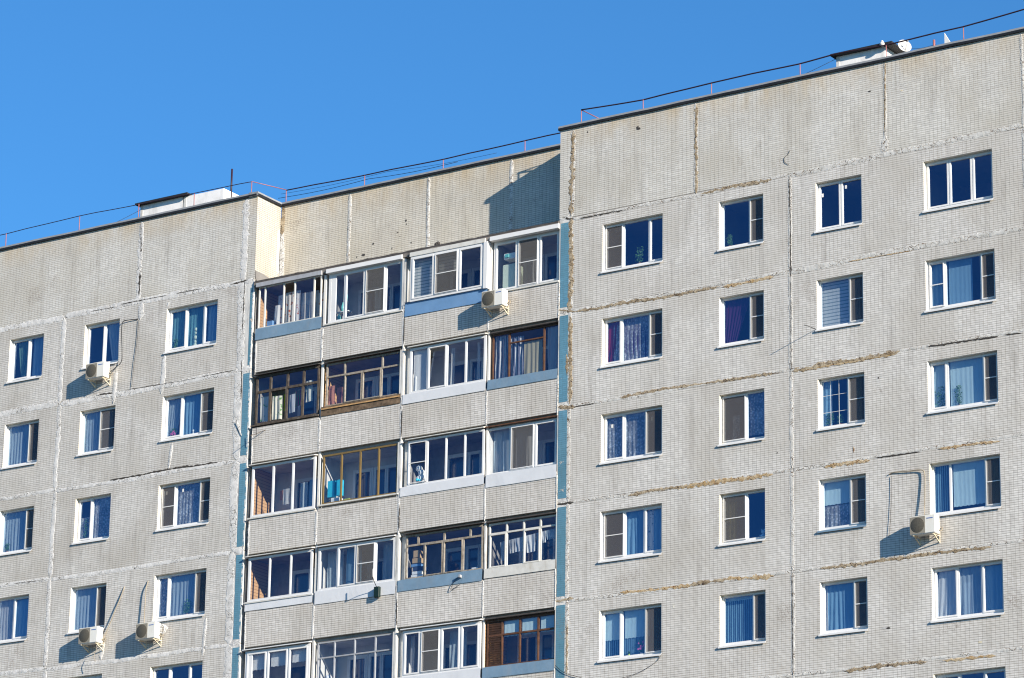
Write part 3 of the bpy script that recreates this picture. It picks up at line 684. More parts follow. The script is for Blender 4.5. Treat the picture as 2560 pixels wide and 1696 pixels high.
curtain('C4',4,'vertical',-.02,.26,'teal blind in left pane above the right air conditioner', cat='blind', amp=.008)
curtain('C4',4,'lightblue',.28,.74,'horizontal slat blind in middle pane above right air conditioner', z0f=.15, cat='blind', amp=.003)
curtain('C4',4,'beige',.78,.92,'grey beige curtain behind screen above right air conditioner')
curtain('C4',5,'white_c',.05,.36,'white folded curtain in left pane, fifth row, rightmost column', f0b=.0)
curtain('C4',5,'sheer_blue',.34,.70,'sheer white-blue curtain in middle pane, fifth row, rightmost column')
curtain('C4',5,'blue_c',.68,1.04,'blue curtain in right pane, fifth row, rightmost column')
curtain('C4',5,'sheer',.38,.50,'bright narrow curtain fold in middle pane, fifth row, rightmost column', z1f=.7, y=.31)
curtain('L3',1,'teal',-.02,.34,'teal curtain in left pane, top row, window left of balconies', y=.5)
curtain('L3',1,'teal',.34,.68,'teal curtain in middle pane, top row, window left of balconies', y=.5)
curtain('L3',1,'blue_c',.72,1.03,'blue curtain in right pane, top row, window left of balconies', y=.45)
curtain('L3',2,'sheer_blue',-.02,.34,'pale blue draped curtain in left pane, second row left of balconies', f1b=.18)
curtain('L3',2,'blue_c',.34,.72,'blue curtain in middle pane, second row left of balconies')
curtain('L3',3,'lace',.28,.76,'blue lace curtain in wide middle pane, third row left of balconies')
curtain('L3',4,'lace',-.02,.26,'lace curtain in narrow left pane, fourth row left of balconies')
curtain('L3',4,'sheer_blue',.24,.76,'light teal curtain behind plant, fourth row left of balconies')
curtain('L2',1,'sheer_blue',.5,1.02,'draped sheer curtain in window above the left upper air conditioner', f0b=.7)
curtain('L2',2,'sheer_blue',-.02,.52,'pale blue curtain below upper left air conditioner, second row', f0b=.0)
curtain('L2',2,'greyc',.52,.80,'grey curtain behind screen below upper left air conditioner')
curtain('L2',3,'lace',.38,1.02,'lace curtain with floral hem in right pane, third row, second column left')
curtain('L2',3,'lace',-.02,.38,'short lace curtain in left pane, third row, second column left', z1f=.6)
curtain('L2',4,'sheer_blue',-.02,.68,'light blue lace curtain above lower left air conditioner')
curtain('L1',1,'green_c',.1,.52,'greenish draped curtain in top window of leftmost column', f0b=.25)
curtain('L1',1,'blue_c',.55,1.02,'blue curtain in right pane of top window, leftmost column', y=.5)
curtain('L1',2,'sheer_blue',-.02,.66,'blue sheer curtain in second window of leftmost column')
curtain('L1',3,'sheer_blue',-.02,.72,'blue sheer curtain above small plant, leftmost column third row')
curtain('L1',3,'beige',.72,.86,'beige curtain edge behind screen, third row, leftmost column')
curtain('L1',4,'sheer',-.02,.5,'whitish curtain in left pane, fourth row, leftmost column')
curtain('L1',4,'blue_c',.5,1.02,'blue curtain in right pane, fourth row, leftmost column')

def plant(c, r, f, label, h=.35, w=.28, y=.203, flowers=None, pot='dirt', z=None, x=None, lean=0):
    if x is None:
        x0, x1, z0, z1 = opening(c, r); x = x0+(x1-x0)*f; z = z0+ZB+.09
    t = thing('potted_plant', label, 'plant', (x, y, z), 'plants on the window sills')
    bm = BM(); lathe(bm, (x, y, z), [(.022, 0), (.029, .07), (.031, .075), (.026, .075)], n=12); obj('pot', bm, M[pot], t)
    bm = BM(); stems = BM()
    for k in range(5):
        a = R.uniform(0, 6.28); tip = Vector((x+math.cos(a)*w*.4+lean*h, y+math.sin(a)*.05, z+.07+h*R.uniform(.6, 1)))
        tip.y = y
        tube(stems, [(x, y, z+.06), ((x+tip.x)/2, y, z+.06+h*.4), tip], .004, 4)
    obj('stem', stems, M['leaf'], t)
    for k in range(130):
        a = R.uniform(0, 6.28); rr = R.random()**.6; p = Vector((x+math.cos(a)*w/2*rr+lean*h*.5, y+math.sin(a)*.02*rr, z+.10+h*R.random()))
        u = Vector((R.uniform(-1, 1), R.uniform(-1, 1), R.uniform(-.6, 1))).normalized(); v = u.cross(Vector((R.uniform(-1, 1), 1, .3))).normalized(); s_ = R.uniform(.015, .032)
        quad(bm, p-u*s_, p-v*s_*.5, p+u*s_, p+v*s_*.5)
    obj('foliage', bm, M['leaf'], t)
    if flowers:
        bm = BM()
        for k in range(14):
            p = Vector((x+R.uniform(-.1, .1), y-.03, z+h*R.uniform(.5, 1.1)))
            for q in range(4):
                a = q*math.pi/2+R.random(); quad(bm, p, p+Vector((math.cos(a)*.02, -.006, math.sin(a)*.02)), p+Vector((math.cos(a+.6)*.034, 0, math.sin(a+.6)*.034)), p+Vector((math.cos(a+1.2)*.02, -.006, math.sin(a+1.2)*.02)))
        obj('flower', bm, M[flowers], t)
    return t
M['pink'] = plain('pink_petals', (.70, .16, .40), .6, .2, 9); M['lime'] = plain('lime_pot', (.45, .55, .06), .5, .1, 5)
M['white_o'] = plain('white_objects', (.70, .70, .68), .6, .1, 5); M['blue_o'] = plain('pale_blue_plush', (.30, .50, .62), .9, .1, 9, bump=.5)
M['cyan_o'] = plain('cyan_packaging', (.03, .45, .62), .5, .15, 8); M['card'] = plain('cardboard', (.42, .29, .16), .85, .15, 5); M['navy_o'] = plain('navy_things', (.03, .05, .10), .7, .2, 5)
M['red_o'] = plain('red_packaging', (.45, .05, .04), .5, .1, 5); M['bottle'] = plain('turquoise_plastic', (.12, .42, .40), .3, .2, 9); M['fridge'] = plain('pale_green_cabinet', (.50, .56, .44), .5, .08, 4)
plant('C1', 1, .56, 'trailing green plant in top window right of the blue strip', h=.45, w=.3)
plant('C1', 5, .70-.08, 'pink orchid in white pot, fifth row window right of balconies', h=.35, w=.16, flowers='pink', pot='white_o')
plant('C1', 5, .42, 'small lime green pot beside the pink orchid', h=.04, w=.05, pot='lime')
plant('C2', 1, .16, 'small pale twiggy plant in top window, second column right of balconies', h=.30, w=.18)
plant('C3', 3, .18, 'small plant behind glazing bars, third column right of balconies', h=.30, w=.25)
plant('C3', 3, .40, 'second little plant behind glazing bars, nearer the mosquito screen', h=.22, w=.2)
plant('C4', 3, .15, 'bushy small tree in left pane of rightmost column, third row', h=.55, w=.40)
plant('C4', 3, .40, 'leafy branch plant in middle pane of rightmost column, third row', h=.50, w=.22, lean=-.1)
plant('L3', 1, .12, 'small green plant in top window left of balconies', h=.28, w=.18)
plant('L3', 4, .58, 'green spreading plant in wide pane above lower air conditioner', h=.42, w=.36)
plant('L1', 3, .15, 'small green plant in third window of leftmost column', h=.22, w=.2)
plant('L2', 3, .22, 'tall leafy plant in left pane, third row, second column left of balconies', h=.60, w=.18)
def blob(name, label, cat, x, y, z, parts, mat, group=None):
    """small rounded object from stacked lathed lobes, joined in one mesh"""
    bm = BM()
    for dx, dz, r in parts:
        prof = [(max(.001, r*math.sin(math.pi*k/6)), -r*math.cos(math.pi*k/6)) for k in range(7)]
        lathe(bm, (x+dx, y, z+dz), prof, n=12)
    return tag(obj(name, bm, M[mat]), label, cat, group)
x0, x1, z0, z1 = opening('C2', 4)
blob('plush_toy', 'pale blue plush toy sitting on sill of fourth row window, second column', 'toy', x1-.20, .26, z0+ZB+.10, [(0, .07, .075), (.0, .19, .06), (-.05, .25, .025), (.05, .25, .025), (-.09, .09, .03), (.09, .1, .03)], 'blue_o')
x0, x1, z0, z1 = opening('C1', 4)
blob('plush_toy', 'small orange toy on sill of middle pane, fourth row right of balconies', 'toy', x0+1.02, .24, z0+ZB+.09, [(0, .03, .035), (.07, .03, .03), (-.06, .02, .025)], 'card')
x0, x1, z0, z1 = opening('L3', 2)
blob('vase', 'pale glass vase on sill, second row window left of balconies', 'vase', x0+1.05, .25, z0+ZB+.09, [(0, .05, .05), (0, .11, .035), (0, .16, .045)], 'white_o')
plant('L3', 2, .16, 'pink and yellow flowers on sill, second row left of balconies', h=.22, w=.2, flowers='pink')
x0, x1, z0, z1 = opening('L3', 1)
blob('figurine', 'tall pale figurine between curtains in top window left of balconies', 'ornament', x0+.95, .30, z0+ZB+.09, [(0, .08, .09), (0, .20, .07), (0, .34, .08), (0, .48, .06), (0, .60, .07)], 'fridge')
# paper labels left on the new panes
for c, r, f, zf in (('C3', 1, .07, .80), ('C3', 1, .58, .88), ('C1', 3, .12, .80), ('C1', 3, .78, .82), ('L3', 3, .08, .87), ('L3', 3, .40, .87)):
    x0, x1, z0, z1 = opening(c, r); x = x0+(x1-x0)*f; z = z0+ZB+(z1-z0)*zf
    bm = BM(); box(bm, x, x+.06, .158, .160, z-.10, z)
    tag(obj('paper_sticker', bm, M['white_o']), 'white sticker on %s pane, %s' % ('left' if f < .3 else 'right' if c != 'L3' else 'middle', loc_short(c, r)), 'sticker', 'stickers on window panes')

# ------------------------------------------------------------------ balconies
BX = {1: (-12.25, -9.80), 2: (-9.72, -6.86), 3: (-6.78, -3.88), 4: (-3.82, -1.44)}
# frame x-range inside each column
FX = {1: (-12.20, -9.86), 2: (-9.62, -6.93), 3: (-6.58, -3.92), 4: (-3.76, -1.475)}
P_ = dict
BAL = {
 (1,1): P_(fr='pvc_old', t=.035, m=.04, sash=0, div=[.10,.40,.575,.885], gb=-1.17, apron='ap_slate', az=-1.52, lin='lin_grey', left='lin_wood', y=-.02, glass=[1,1,0,1,0], awn='grey_metal'),
 (1,2): P_(fr='pvc', t=.09, m=.07, sash=.04, div=[.22,.495,.77], gb=-1.42, nets={2:'b'}, awn='pvc', lin='lin_white', sashes=[1,2], y=.04),
 (1,3): P_(fr='pvc', t=.08, m=.08, sash=.045, div=[.33,.66], gb=-1.25, nets={1:'b'}, apron='ap_blue', az=-1.66, awn='pvc_old', lin='lin_white', y=-.08, sidebox=True, x1=-3.99),
 (1,4): P_(fr='pvc', t=.08, m=.08, sash=.045, div=[.36,.68], gb=-1.42, nets={1:'b'}, awn='pvc', lin='lin_white', y=.10, sashes=[0,1,2]),
 (2,1): P_(fr='wood_dark', t=.06, m=.075, sash=0, div=[.225,.49,.745], top=[.23,.5,.755], tz=.33, gb=-1.38, lin='lin_grey', y=.02, glass=[1,0,1,1], awn='awn_dark'),
 (2,2): P_(fr='wood_grey', t=.05, m=.05, sash=.03, div=[.25,.49,.745], top=[.25,.755], tz=.31, gb=-1.18, apron='ap_wood', az=-1.47, lin='lin_grey', left='lin_wood', y=.04, sashes=[1,2], awn='awn_dark'),
 (2,3): P_(fr='pvc', t=.07, m=.06, sash=.04, div=[.24,.49,.74], gb=-1.24, apron='ap_white', az=-1.53, lin='lin_white', y=.0, sashes=[1], awn='pvc_old'),
 (2,4): P_(fr='wood_brown', t=.04, m=.05, sash=0, div=[.25,.77], gb=-1.24, apron='ap_slate', az=-1.53, lin='lin_grey', y=.10, awn='awn_dark', midtr=.2),
 (3,1): P_(fr='pvc', t=.07, m=.06, sash=.03, div=[.34,.65], gb=-1.43, lin='lin_white', left='lin_wood', y=-.02, sashes=[], sill=True, awn='pvc_old'),
 (3,2): P_(fr='ochre_metal', t=.05, m=.05, sash=0, div=[.25,.5,.745], gb=-1.36, lin='lin_white', y=.02),
 (3,3): P_(fr='pvc', t=.06, m=.05, sash=0, div=[.26,.505,.75], gb=-1.22, nets={0:'B'}, apron='ap_white', az=-1.50, lin='lin_grey', y=.0, awn='pvc_old'),
 (3,4): P_(fr='pvc', t=.06, m=.07, sash=.045, div=[.34,.68], gb=-1.24, nets={1:'n'}, apron='ap_white', az=-1.62, lin='lin_white', y=.08, sashes=[1,2], awn='wood_brown', x0=-3.90),
 (4,1): P_(fr='pvc', t=.07, m=.05, sash=0, div=[.335,.665], gb=-1.19, apron='ap_white', az=-1.46, lin='lin_grey', left='lin_wood', y=-.02, sill=True, awn='pvc_old'),
 (4,2): P_(fr='pvc', t=.07, m=.06, sash=.04, div=[.255,.5,.75], gb=-1.15, nets={2:'b'}, apron='ap_white', az=-1.54, lin='lin_white', y=.0, sashes=[1,2], awn='pvc', x0=-9.66),
 (4,3): P_(fr='wood_grey', t=.05, m=.055, sash=.03, div=[.245,.49,.745], top=[.16,.5,.835], tz=.24, gb=-1.16, apron='ap_slate', az=-1.50, lin='lin_grey', y=.03, sashes=[1,2], awn='awn_dark'),
 (4,4): P_(fr='pvc_old', t=.05, m=.05, sash=.035, div=[.265,.515,.76], top=[.265,.515,.76], tz=.23, gb=-1.18, apron='pvc_old', az=-1.46, lin='lin_grey', y=.08, sashes=[0,2], awn='awn_dark'),
 (5,1): P_(fr='pvc', t=.08, m=.08, sash=.045, div=[.34,.67], gb=-1.40, lin='lin_white', y=.0, awn='pvc'),
 (5,2): P_(fr='grey_metal', t=.04, m=.04, sash=0, div=[.225,.49,.76], top=[.225,.49,.76], tz=.30, gb=-1.42, lin='lin_white', y=.05),
 (5,3): P_(fr='pvc', t=.07, m=.08, sash=.045, div=[.235,.49,.745], gb=-1.20, nets={1:'b'}, apron='ap_white', az=-1.55, lin='lin_white', y=.0, awn='pvc'),
 (5,4): P_(fr='wood_brown', t=.05, m=.05, sash=0, div=[.22,.48,.745], top=[.22,.48,.745], tz=.33, gb=-1.20, apron='ap_slate', az=-1.52, lin='lin_grey', left='lin_wood', y=.08, slats=True, awn='awn_dark'),
 (6,1): P_(fr='pvc', t=.08, m=.08, sash=.045, div=[.5], gb=-1.40, lin='lin_white', y=.0), (6,2): P_(fr='pvc', t=.08, m=.08, sash=.045, div=[.5], gb=-1.40, lin='lin_white', y=.0),
 (6,3): P_(fr='pvc', t=.08, m=.08, sash=.045, div=[.5], gb=-1.40, lin='lin_white', y=.0), (6,4): P_(fr='pvc', t=.08, m=.08, sash=.045, div=[.5], gb=-1.40, lin='lin_white', y=.0),
}
for (r, c), b in BAL.items():
    dz = -H*(r-1)+ZB; x0, x1 = BX[c]; f0, f1 = b.get('x0', FX[c][0]), b.get('x1', FX[c][1])
    # parapet slab with its tiled face, slightly tilted seat: the balcony itself
    zt = -1.47; bm = BM(); box(bm, x0, x1, -.02, .075, -2.53+dz, zt+dz)
    bal = obj('balcony', bm, M['tile_par'], BLD)
    if b['gb'] > -1.40:
        bm = BM(); uy = max(b['y'], .0); box(bm, f0, f1, uy+.02, uy+.06, zt+dz+.002, b['gb']+dz-.002); obj('upstand', bm, M['lin_grey'], bal)
    fr = M[b['fr']]; gt = .14 if r > 1 else .15
    bm = BM(); divs = b['div']
    topz = None
    if 'tz' in b: topz = gt+dz-(gt-b['gb'])*b['tz']
    lights, zl = frame_boxes(bm, f0, f1, b['gb']+dz, gt+dz, b['y'], divs, t=b['t'], mt_=b['m'], sash=b['sash'], d=.05, sashes=b.get('sashes'), top=b.get('top', ()), topz=topz)
    if b.get('midtr'):
        a, e = lights[1]; zz = gt+dz-.33; box(bm, a, e, b['y']+.001, b['y']+.049, zz-.02, zz+.02)
    if 'x0' in b or c in (2, 3, 4): # side post filling towards the divider
        pass
    if (r, c) in ((1, 2), (5, 1)):
        pw = .17
        box(bm, f0+b['t'], f0+b['t']+pw, b['y']+.004, b['y']+.045, b['gb']+dz+b['t'], zl)
    obj('glazing_frame', bm, fr, bal)
    bm = BM(); yg = b['y']+.025; gl = b.get('glass', [1]*len(lights)); any_ = False
    for i, (a, e) in enumerate(lights):
        if gl[i] and not (b.get('slats') and i == 0):
            if (r, c) == (2, 3) and i == 1: # tilted sash
                quad(bm, (a, yg-.02, b['gb']+dz+.05), (e, yg-.02, b['gb']+dz+.05), (e, yg+.10, zl-.02), (a, yg+.10, zl-.02))
            else: quad(bm, (a-.01, yg, b['gb']+dz+.03), (e+.01, yg, b['gb']+dz+.03), (e+.01, yg, zl+.01), (a-.01, yg, zl+.01))
    if topz:
        W = f1-f0; e = [f0+.02]+[f0+f*W for f in b['top']]+[f1-.02]
        for a, q in zip(e, e[1:]):
            if not (b.get('slats') and a == e[0]): quad(bm, (a, yg, topz), (q, yg, topz), (q, yg, gt+dz-.03), (a, yg, gt+dz-.03))
    obj('balcony_glass', bm, M['glass_b'], bal, normals=False)
    for i, k in b.get('nets', {}).items():
        a, e = lights[i]; net(bal, a-.015, e+.015, b['gb']+dz+b['t'], zl, b['y']-.024, bar=k in 'bB', netting=k != 'B')
    if b.get('slats'):
        bm = BM(); a, e = f0+.05, lights[0][1]; z = b['gb']+dz+.05
        while z < gt+dz-.06: box(bm, a, e, b['y']+.005+.012*R.random(), b['y']+.04, z, z+.055); z += .065
        obj('slatted_panel', bm, M.setdefault('slat', plain('dark_slat_wood', (.045, .022, .013), .6, .4, 8, .3, (.16, .07, .03))), bal)
    if b.get('apron'):
        bm = BM(); a0 = x0-.02 if c in (1,) else x0+.0; a1 = x1 if c != 4 else x1-.002; zA, zB_ = b['gb']+dz-.0, b['az']+dz
        n = 14; top = []; bot = []; b2 = []
        for i in range(n+1):
            t = i/n; x = a0+(a1-a0)*t; wv = noise.noise(Vector((t*4, r*3+c, 0)))*.010
            top.append(bm.verts.new((x, -.030, zA-.002))); mid = None
            bot.append(bm.verts.new((x, -.040+wv, zB_+wv*.6))); b2.append(bm.verts.new((x, -.024, zB_+wv*.6+.002)))
        bk = [bm.verts.new((v.co.x, b['y']+.0, zA+.012)) for v in top]
        for i in range(n):
            bm.faces.new((top[i], top[i+1], bot[i+1], bot[i])); bm.faces.new((bot[i], bot[i+1], b2[i+1], b2[i])); bm.faces.new((bk[i], bk[i+1], top[i+1], top[i]))
        obj('apron_flashing', bm, M[b['apron']], bal)
        if (r, c) == (2, 2):
            bm = BM(); box(bm, a0+.02, a1-.03, -.062, -.044, zA-.10, zA-.06); obj('raw_batten', bm, M.setdefault('batten', plain('raw_orange_batten', (.50, .30, .13), .8, .3, 8, .4)), bal)
    if b.get('sill') or not b.get('apron'):
        bm = BM(); zs = b['gb']+dz-.012; box(bm, x0-(.05 if c == 1 else 0), x1, -.055, b['y']+.03, zs-.035, zs+.008); obj('balcony_sill', bm, M['pvc_old'] if b['fr'] not in ('wood_dark',) else fr, bal)
    if b.get('sill') and b.get('apron'): pass
    if b.get('awn'):
        bm = BM(); dark = b['awn'] == 'awn_dark'; h = .10 if r == 1 else .028
        zt_ = gt+dz+(.0 if r == 1 else .05); yy = b['y']-.10
        prof = ((.06, zt_+.02+h*.6), (yy, zt_-h*.3), (yy, zt_-h*.3-.025), (.06, zt_-.012)) if r > 1 else ((.06, zt_+.15), (-.09, zt_+.12), (-.10, zt_-.01), (.06, zt_-.012))
        v = [Vector((x, y, z)) for x in (f0-(.06 if c == 1 else .03), f1+.03) for y, z in prof]
        V_ = [bm.verts.new(p) for p in v]
        for k in range(4): bm.faces.new((V_[k], V_[(k+1) % 4], V_[4+(k+1) % 4], V_[4+k]))
        bm.faces.new(V_[:4]); bm.faces.new(V_[4:]); obj('awning', bm, M[b['awn']], bal)
    if b.get('sidebox'):
        bm = BM(); box(bm, f1+.003, -3.86, b['y']-.03, .10, b['gb']+dz-.02, gt+dz); obj('side_cover', bm, M['pvc'], bal)
    # lining of the loggia
    bm = BM(); X0, X1 = x0+.0, x1-.0; Y0, Y1, Z0, Z1 = .08, 1.19, -2.45+dz, .17+dz
    if c in (3,): X0 = -6.79
    for k, a in enumerate((((X0, Y1, Z0), (X1, Y1, Z0), (X1, Y1, Z1), (X0, Y1, Z1)), ((X0, Y0, Z0), (X0, Y1, Z0), (X0, Y1, Z1), (X0, Y0, Z1)), ((X1, Y0, Z0), (X1, Y0, Z1), (X1, Y1, Z1), (X1, Y1, Z0)),
              ((X0, Y0, Z0), (X1, Y0, Z0), (X1, Y1, Z0), (X0, Y1, Z0)), ((X0, Y0, Z1), (X0, Y1, Z1), (X1, Y1, Z1), (X1, Y0, Z1)))): quad(bm, *a, mi=1 if k == 1 else 0)
    obj('loggia_lining', bm, [M[b['lin']], M[b.get('left', b['lin'])]], bal, normals=False)
    # balcony door and window on the inner wall
    if r < 6:
        bm = BM(); q0 = x0+.75 if c % 2 else x0+.35
        ll, _ = frame_boxes(bm, q0+.05, q0+.78, -2.3+dz, -.10+dz, 1.12, [], t=.07, sash=.05); l2, _ = frame_boxes(bm, q0+.80, q0+1.75, -1.50+dz, -.10+dz, 1.12, [.5], t=.06, sash=.045)
        iw = obj('inner_window', bm, M['pvc'], bal)
        
for r in range(1, 7):      # dark inner panes of the balcony doors, one mesh per storey
    bm = BM()
    for c in (1, 2, 3, 4):
        x0 = BX[c][0]; q0 = x0+.75 if c % 2 else x0+.35; dz = -H*(r-1)+ZB
        quad(bm, (q0+.12, 1.16, -1.35+dz), (q0+.71, 1.16, -1.35+dz), (q0+.71, 1.16, -.17+dz), (q0+.12, 1.16, -.17+dz)); quad(bm, (q0+.86, 1.16, -1.43+dz), (q0+1.69, 1.16, -1.43+dz), (q0+1.69, 1.16, -.17+dz), (q0+.86, 1.16, -.17+dz))
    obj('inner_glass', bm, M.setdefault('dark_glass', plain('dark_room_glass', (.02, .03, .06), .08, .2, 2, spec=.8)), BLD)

# dividers between loggias, whitewashed pillar ends and putty in the parapet gaps
for (a, b_, y0) in ((-9.80, -9.72, .03), (-6.86, -6.79, -.01), (-3.88, -3.82, .03)):
    bm = BM(); box(bm, a+.003, b_-.003, y0, 1.19, jz(7)+ZB, .15+ZB); obj('loggia_divider', bm, M['divider'], BLD)
bm = BM(); box(bm, -6.788, -6.60, .14, .20, jz(7)+ZB, .14+ZB); obj('loggia_divider', bm, M['divider'], BLD)
for r in range(1, 7):
    bm = BM(); box(bm, -6.926, -6.863, -.005, .11, -1.462-H*(r-1)+ZB, .16-H*(r-1)+ZB); obj('loggia_divider', bm, M['divider'], BLD)
for r in range(1, 7):
    dz = -H*(r-1)
    sd += 1; ribbon('joint_sealant', [(-9.76, -1.5+dz), (-9.76, -2.55+dz)], .075, 'putty', sd, y=-.02, proud=.006, rag=.4)
    sd += 1; ribbon('joint_sealant', [(-6.83, -1.3+dz), (-6.82, -2.6+dz)], .07, 'putty', sd, y=-.02, proud=.004, rag=.5)
    sd += 1; ribbon('bare_joint_foam', [(-6.80, -1.7+dz), (-6.80, -2.5+dz)], .03, 'crack', sd, y=-.026, proud=.004, rag=.5)
    sd += 1; ribbon('joint_sealant', [(-3.85, -1.5+dz), (-3.85, -2.58+dz)], .06, 'putty', sd, y=-.02, proud=.006, rag=.4)
    sd += 1; ribbon('joint_sealant', [(-12.24, -1.55+dz), (-12.235, -2.6+dz)], .045, 'putty', sd, y=-.02, proud=.006, rag=.8)
    sd += 1; ribbon('joint_sealant', [(-1.44, -1.45+dz), (-1.445, -2.62+dz)], .05, 'putty_r', sd, y=-.02, proud=.008, rag=.9)
# slab between storeys and the roof slab over the top loggias
for r in range(1, 7):
    dz = -H*r+ZB; bm = BM(); box(bm, -12.39, -1.47, .10, 1.19, .175+dz, .34+dz); obj('floor_slab', bm, M['concrete'], BLD)
n = 60; bm = BM(); rings = []
for i in range(n+1):
    x = -12.39+(10.92)*i/n; a = noise.noise(Vector((x*1.3, 0, 5)))*.025; a2 = noise.noise(Vector((x*3.1, 2, 5)))*.018
    rings.append([bm.verts.new(p) for p in ((x, 1.19, .175+ZB), (x, -.03+a*.3, .19+ZB), (x, -.045, .30+a+ZB), (x, -.02, .375+a2*1.3+ZB), (x, 1.19, .47+ZB))])
for a, b in zip(rings, rings[1:]):
    for k in range(5): f = bm.faces.new((a[k], a[(k+1) % 5], b[(k+1) % 5], b[k])); f.material_index = 1 if k in (2,) else 0
bm.faces.new(rings[0]); bm.faces.new(rings[-1])
obj('loggia_roof_slab', bm, [plain('stained_slab_edge', (.22, .20, .18), .9, .4, 2.5, .6, (.07, .06, .055), bump=.4), M['awn_dark']], BLD)
# grey mortar flap at the foot of the return wall
bm = BM(); pr = [(.01, .74), (.0, .62), (.01, .50), (.06, .41), (1.15, .47), (.95, .66), (.45, .72)]
v1 = [bm.verts.new(Z(-12.394, y, z)) for y, z in pr]; v2 = [bm.verts.new(Z(-12.375+.06*max(0, .7-z), y, z-.015)) for y, z in pr]
bm.faces.new(v1); bm.faces.new(v2)
for k in range(len(pr)): bm.faces.new((v1[k], v1[(k+1) % len(pr)], v2[(k+1) % len(pr)], v2[k]))
obj('mortar_fillet', bm, M['mortar'], BLD)

# ------------------------------------------------------------------ things inside the loggias
def bfx(r, c, f): b = BAL[(r, c)]; a, e = b.get('x0', FX[c][0]), b.get('x1', FX[c][1]); return a+(e-a)*f
def hang(name, r, c, f0, f1, z0, z1, mat, label, y=.30, cat='laundry', amp=.02, tilt=0, group='washing hung in the balconies', x0b=None, x1b=None, wl=.16):
    dz = -H*(r-1)+ZB; a, e = bfx(r, c, f0), bfx(r, c, f1)
    bm = sheet(a, e, z0+dz, z1+dz, y, amp, wl, x0b=None if x0b is None else bfx(r, c, x0b), x1b=None if x1b is None else bfx(r, c, x1b), seed=r*7+c+f0)
    for v in bm.verts: v.co.z += tilt*(v.co.x-a)
    return tag(obj(name, bm, M[mat]), label, cat, group)
hang('blanket', 1, 1, .36, .60, -1.15, -.10, 'floral', 'floral blanket in the open bay of the top left balcony', y=.22)
hang('blanket', 1, 1, .22, .38, -1.15, -.12, 'floral', 'floral blanket behind glass beside the white sheet, top left balcony', y=.28)
hang('bed_sheet', 1, 1, .60, .88, -1.15, -.20, 'sheer', 'hazy white sheet in right pane of top left balcony', y=.25)
hang('blanket', 1, 1, .88, .97, -1.15, -.30, 'floral', 'floral blanket edge at the far right of top left balcony', y=.24)
hang('towel', 1, 1, .20, .28, -1.15, -.45, 'white_c', 'white towel hanging left of the floral blanket, top left balcony', y=.2, x0b=.17)
hang('blind', 1, 3, -.0, .32, -1.22, .12, 'zebra', 'striped day-night blind in left pane of balcony above blue apron', y=.10, cat='blind', amp=.002, group='blinds and curtains inside balconies')
hang('blind', 1, 3, .34, .65, -.5, .12, 'zebra', 'short striped blind behind screen of balcony above blue apron', y=.10, cat='blind', amp=.002, group='blinds and curtains inside balconies')
hang('curtain', 1, 4, .40, .66, -1.40, -.55, 'sheer', 'sheer curtain behind mosquito screen of top right balcony', y=.30, cat='curtain', group='blinds and curtains inside balconies')
hang('towel', 2, 1, .05, .22, -1.25, -.48, 'green_blot', 'green and white patterned towel at left of dark wooden balcony', y=.12, tilt=-.1)
hang('towel', 2, 1, .26, .42, -1.28, -.55, 'green_blot', 'white towel with green print through open sash of dark wooden balcony', y=.05, tilt=-.08)
hang('towel', 2, 1, .42, .49, -1.05, -.52, 'yellowgreen', 'lime towel edge beside the green print towel', y=.12)
hang('towel', 2, 1, .51, .60, -1.15, -.58, 'fridge_c' if False else 'greyc', 'pale grey cloth left of the red one, dark wooden balcony', y=.12, tilt=.1)
hang('shirt', 2, 1, .60, .72, -.98, -.50, 'pinkred', 'red striped shirt hanging in dark wooden balcony', y=.12, tilt=.12)
hang('towel', 2, 1, .77, .87, -.90, -.25, 'green_blot', 'patterned cloth in rightmost pane of dark wooden balcony', y=.12, tilt=.1)
hang('shirt', 2, 2, .02, .10, -1.1, -.52, 'orangec', 'salmon shirt hanging at left of grey wooden balcony', y=.14)
hang('shirt', 2, 2, .12, .23, -1.1, -.60, 'orangec', 'patterned dark pink shirt right of the salmon one, grey wooden balcony', y=.16)
hang('bed_sheet', 2, 3, .03, .21, -1.18, .08, 'white_c', 'white sheet behind leftmost pane of balcony with tilted sash', y=.10, amp=.006)
hang('curtain', 2, 3, .50, .55, -1.2, .0, 'sheer', 'thin curtain in third pane of balcony with tilted sash', y=.2, cat='curtain', group='blinds and curtains inside balconies')
hang('curtain', 2, 3, .84, .88, -1.2, .05, 'sheer', 'thin curtain in fourth pane of balcony with tilted sash', y=.2, cat='curtain', group='blinds and curtains inside balconies')
hang('curtain', 2, 4, .02, .24, -1.22, .10, 'stripe_c', 'grey and white striped curtain in left bay of brown framed balcony', y=.20, cat='curtain', group='blinds and curtains inside balconies', amp=.04)
hang('curtain', 2, 4, .25, .45, -1.22, -.0, 'stripe_c', 'striped curtain in middle bay beside beige drape, brown framed balcony', y=.20, cat='curtain', group='blinds and curtains inside balconies', amp=.04)
hang('curtain', 2, 4, .46, .73, -1.22, -.18, 'beige', 'flat beige drape in middle bay of brown framed balcony', y=.17, cat='curtain', group='blinds and curtains inside balconies', amp=.012)
hang('curtain', 2, 4, .80, 1.0, -1.22, .10, 'greyc', 'grey blue curtain in right bay of brown framed balcony', y=.20, cat='curtain', group='blinds and curtains inside balconies', amp=.04)
hang('shirt', 3, 1, .42, .52, -1.1, -.62, 'sheer', 'white baby clothes hanging in middle pane of third row left balcony', y=.25)
hang('shirt', 3, 1, .37, .42, -.95, -.65, 'orangec', 'small pink garment left of white baby clothes', y=.25)
hang('trousers', 3, 1, .68, .80, -1.35, -.50, 'sheer_blue', 'blue grey trousers in right pane of third row left balcony', y=.28)
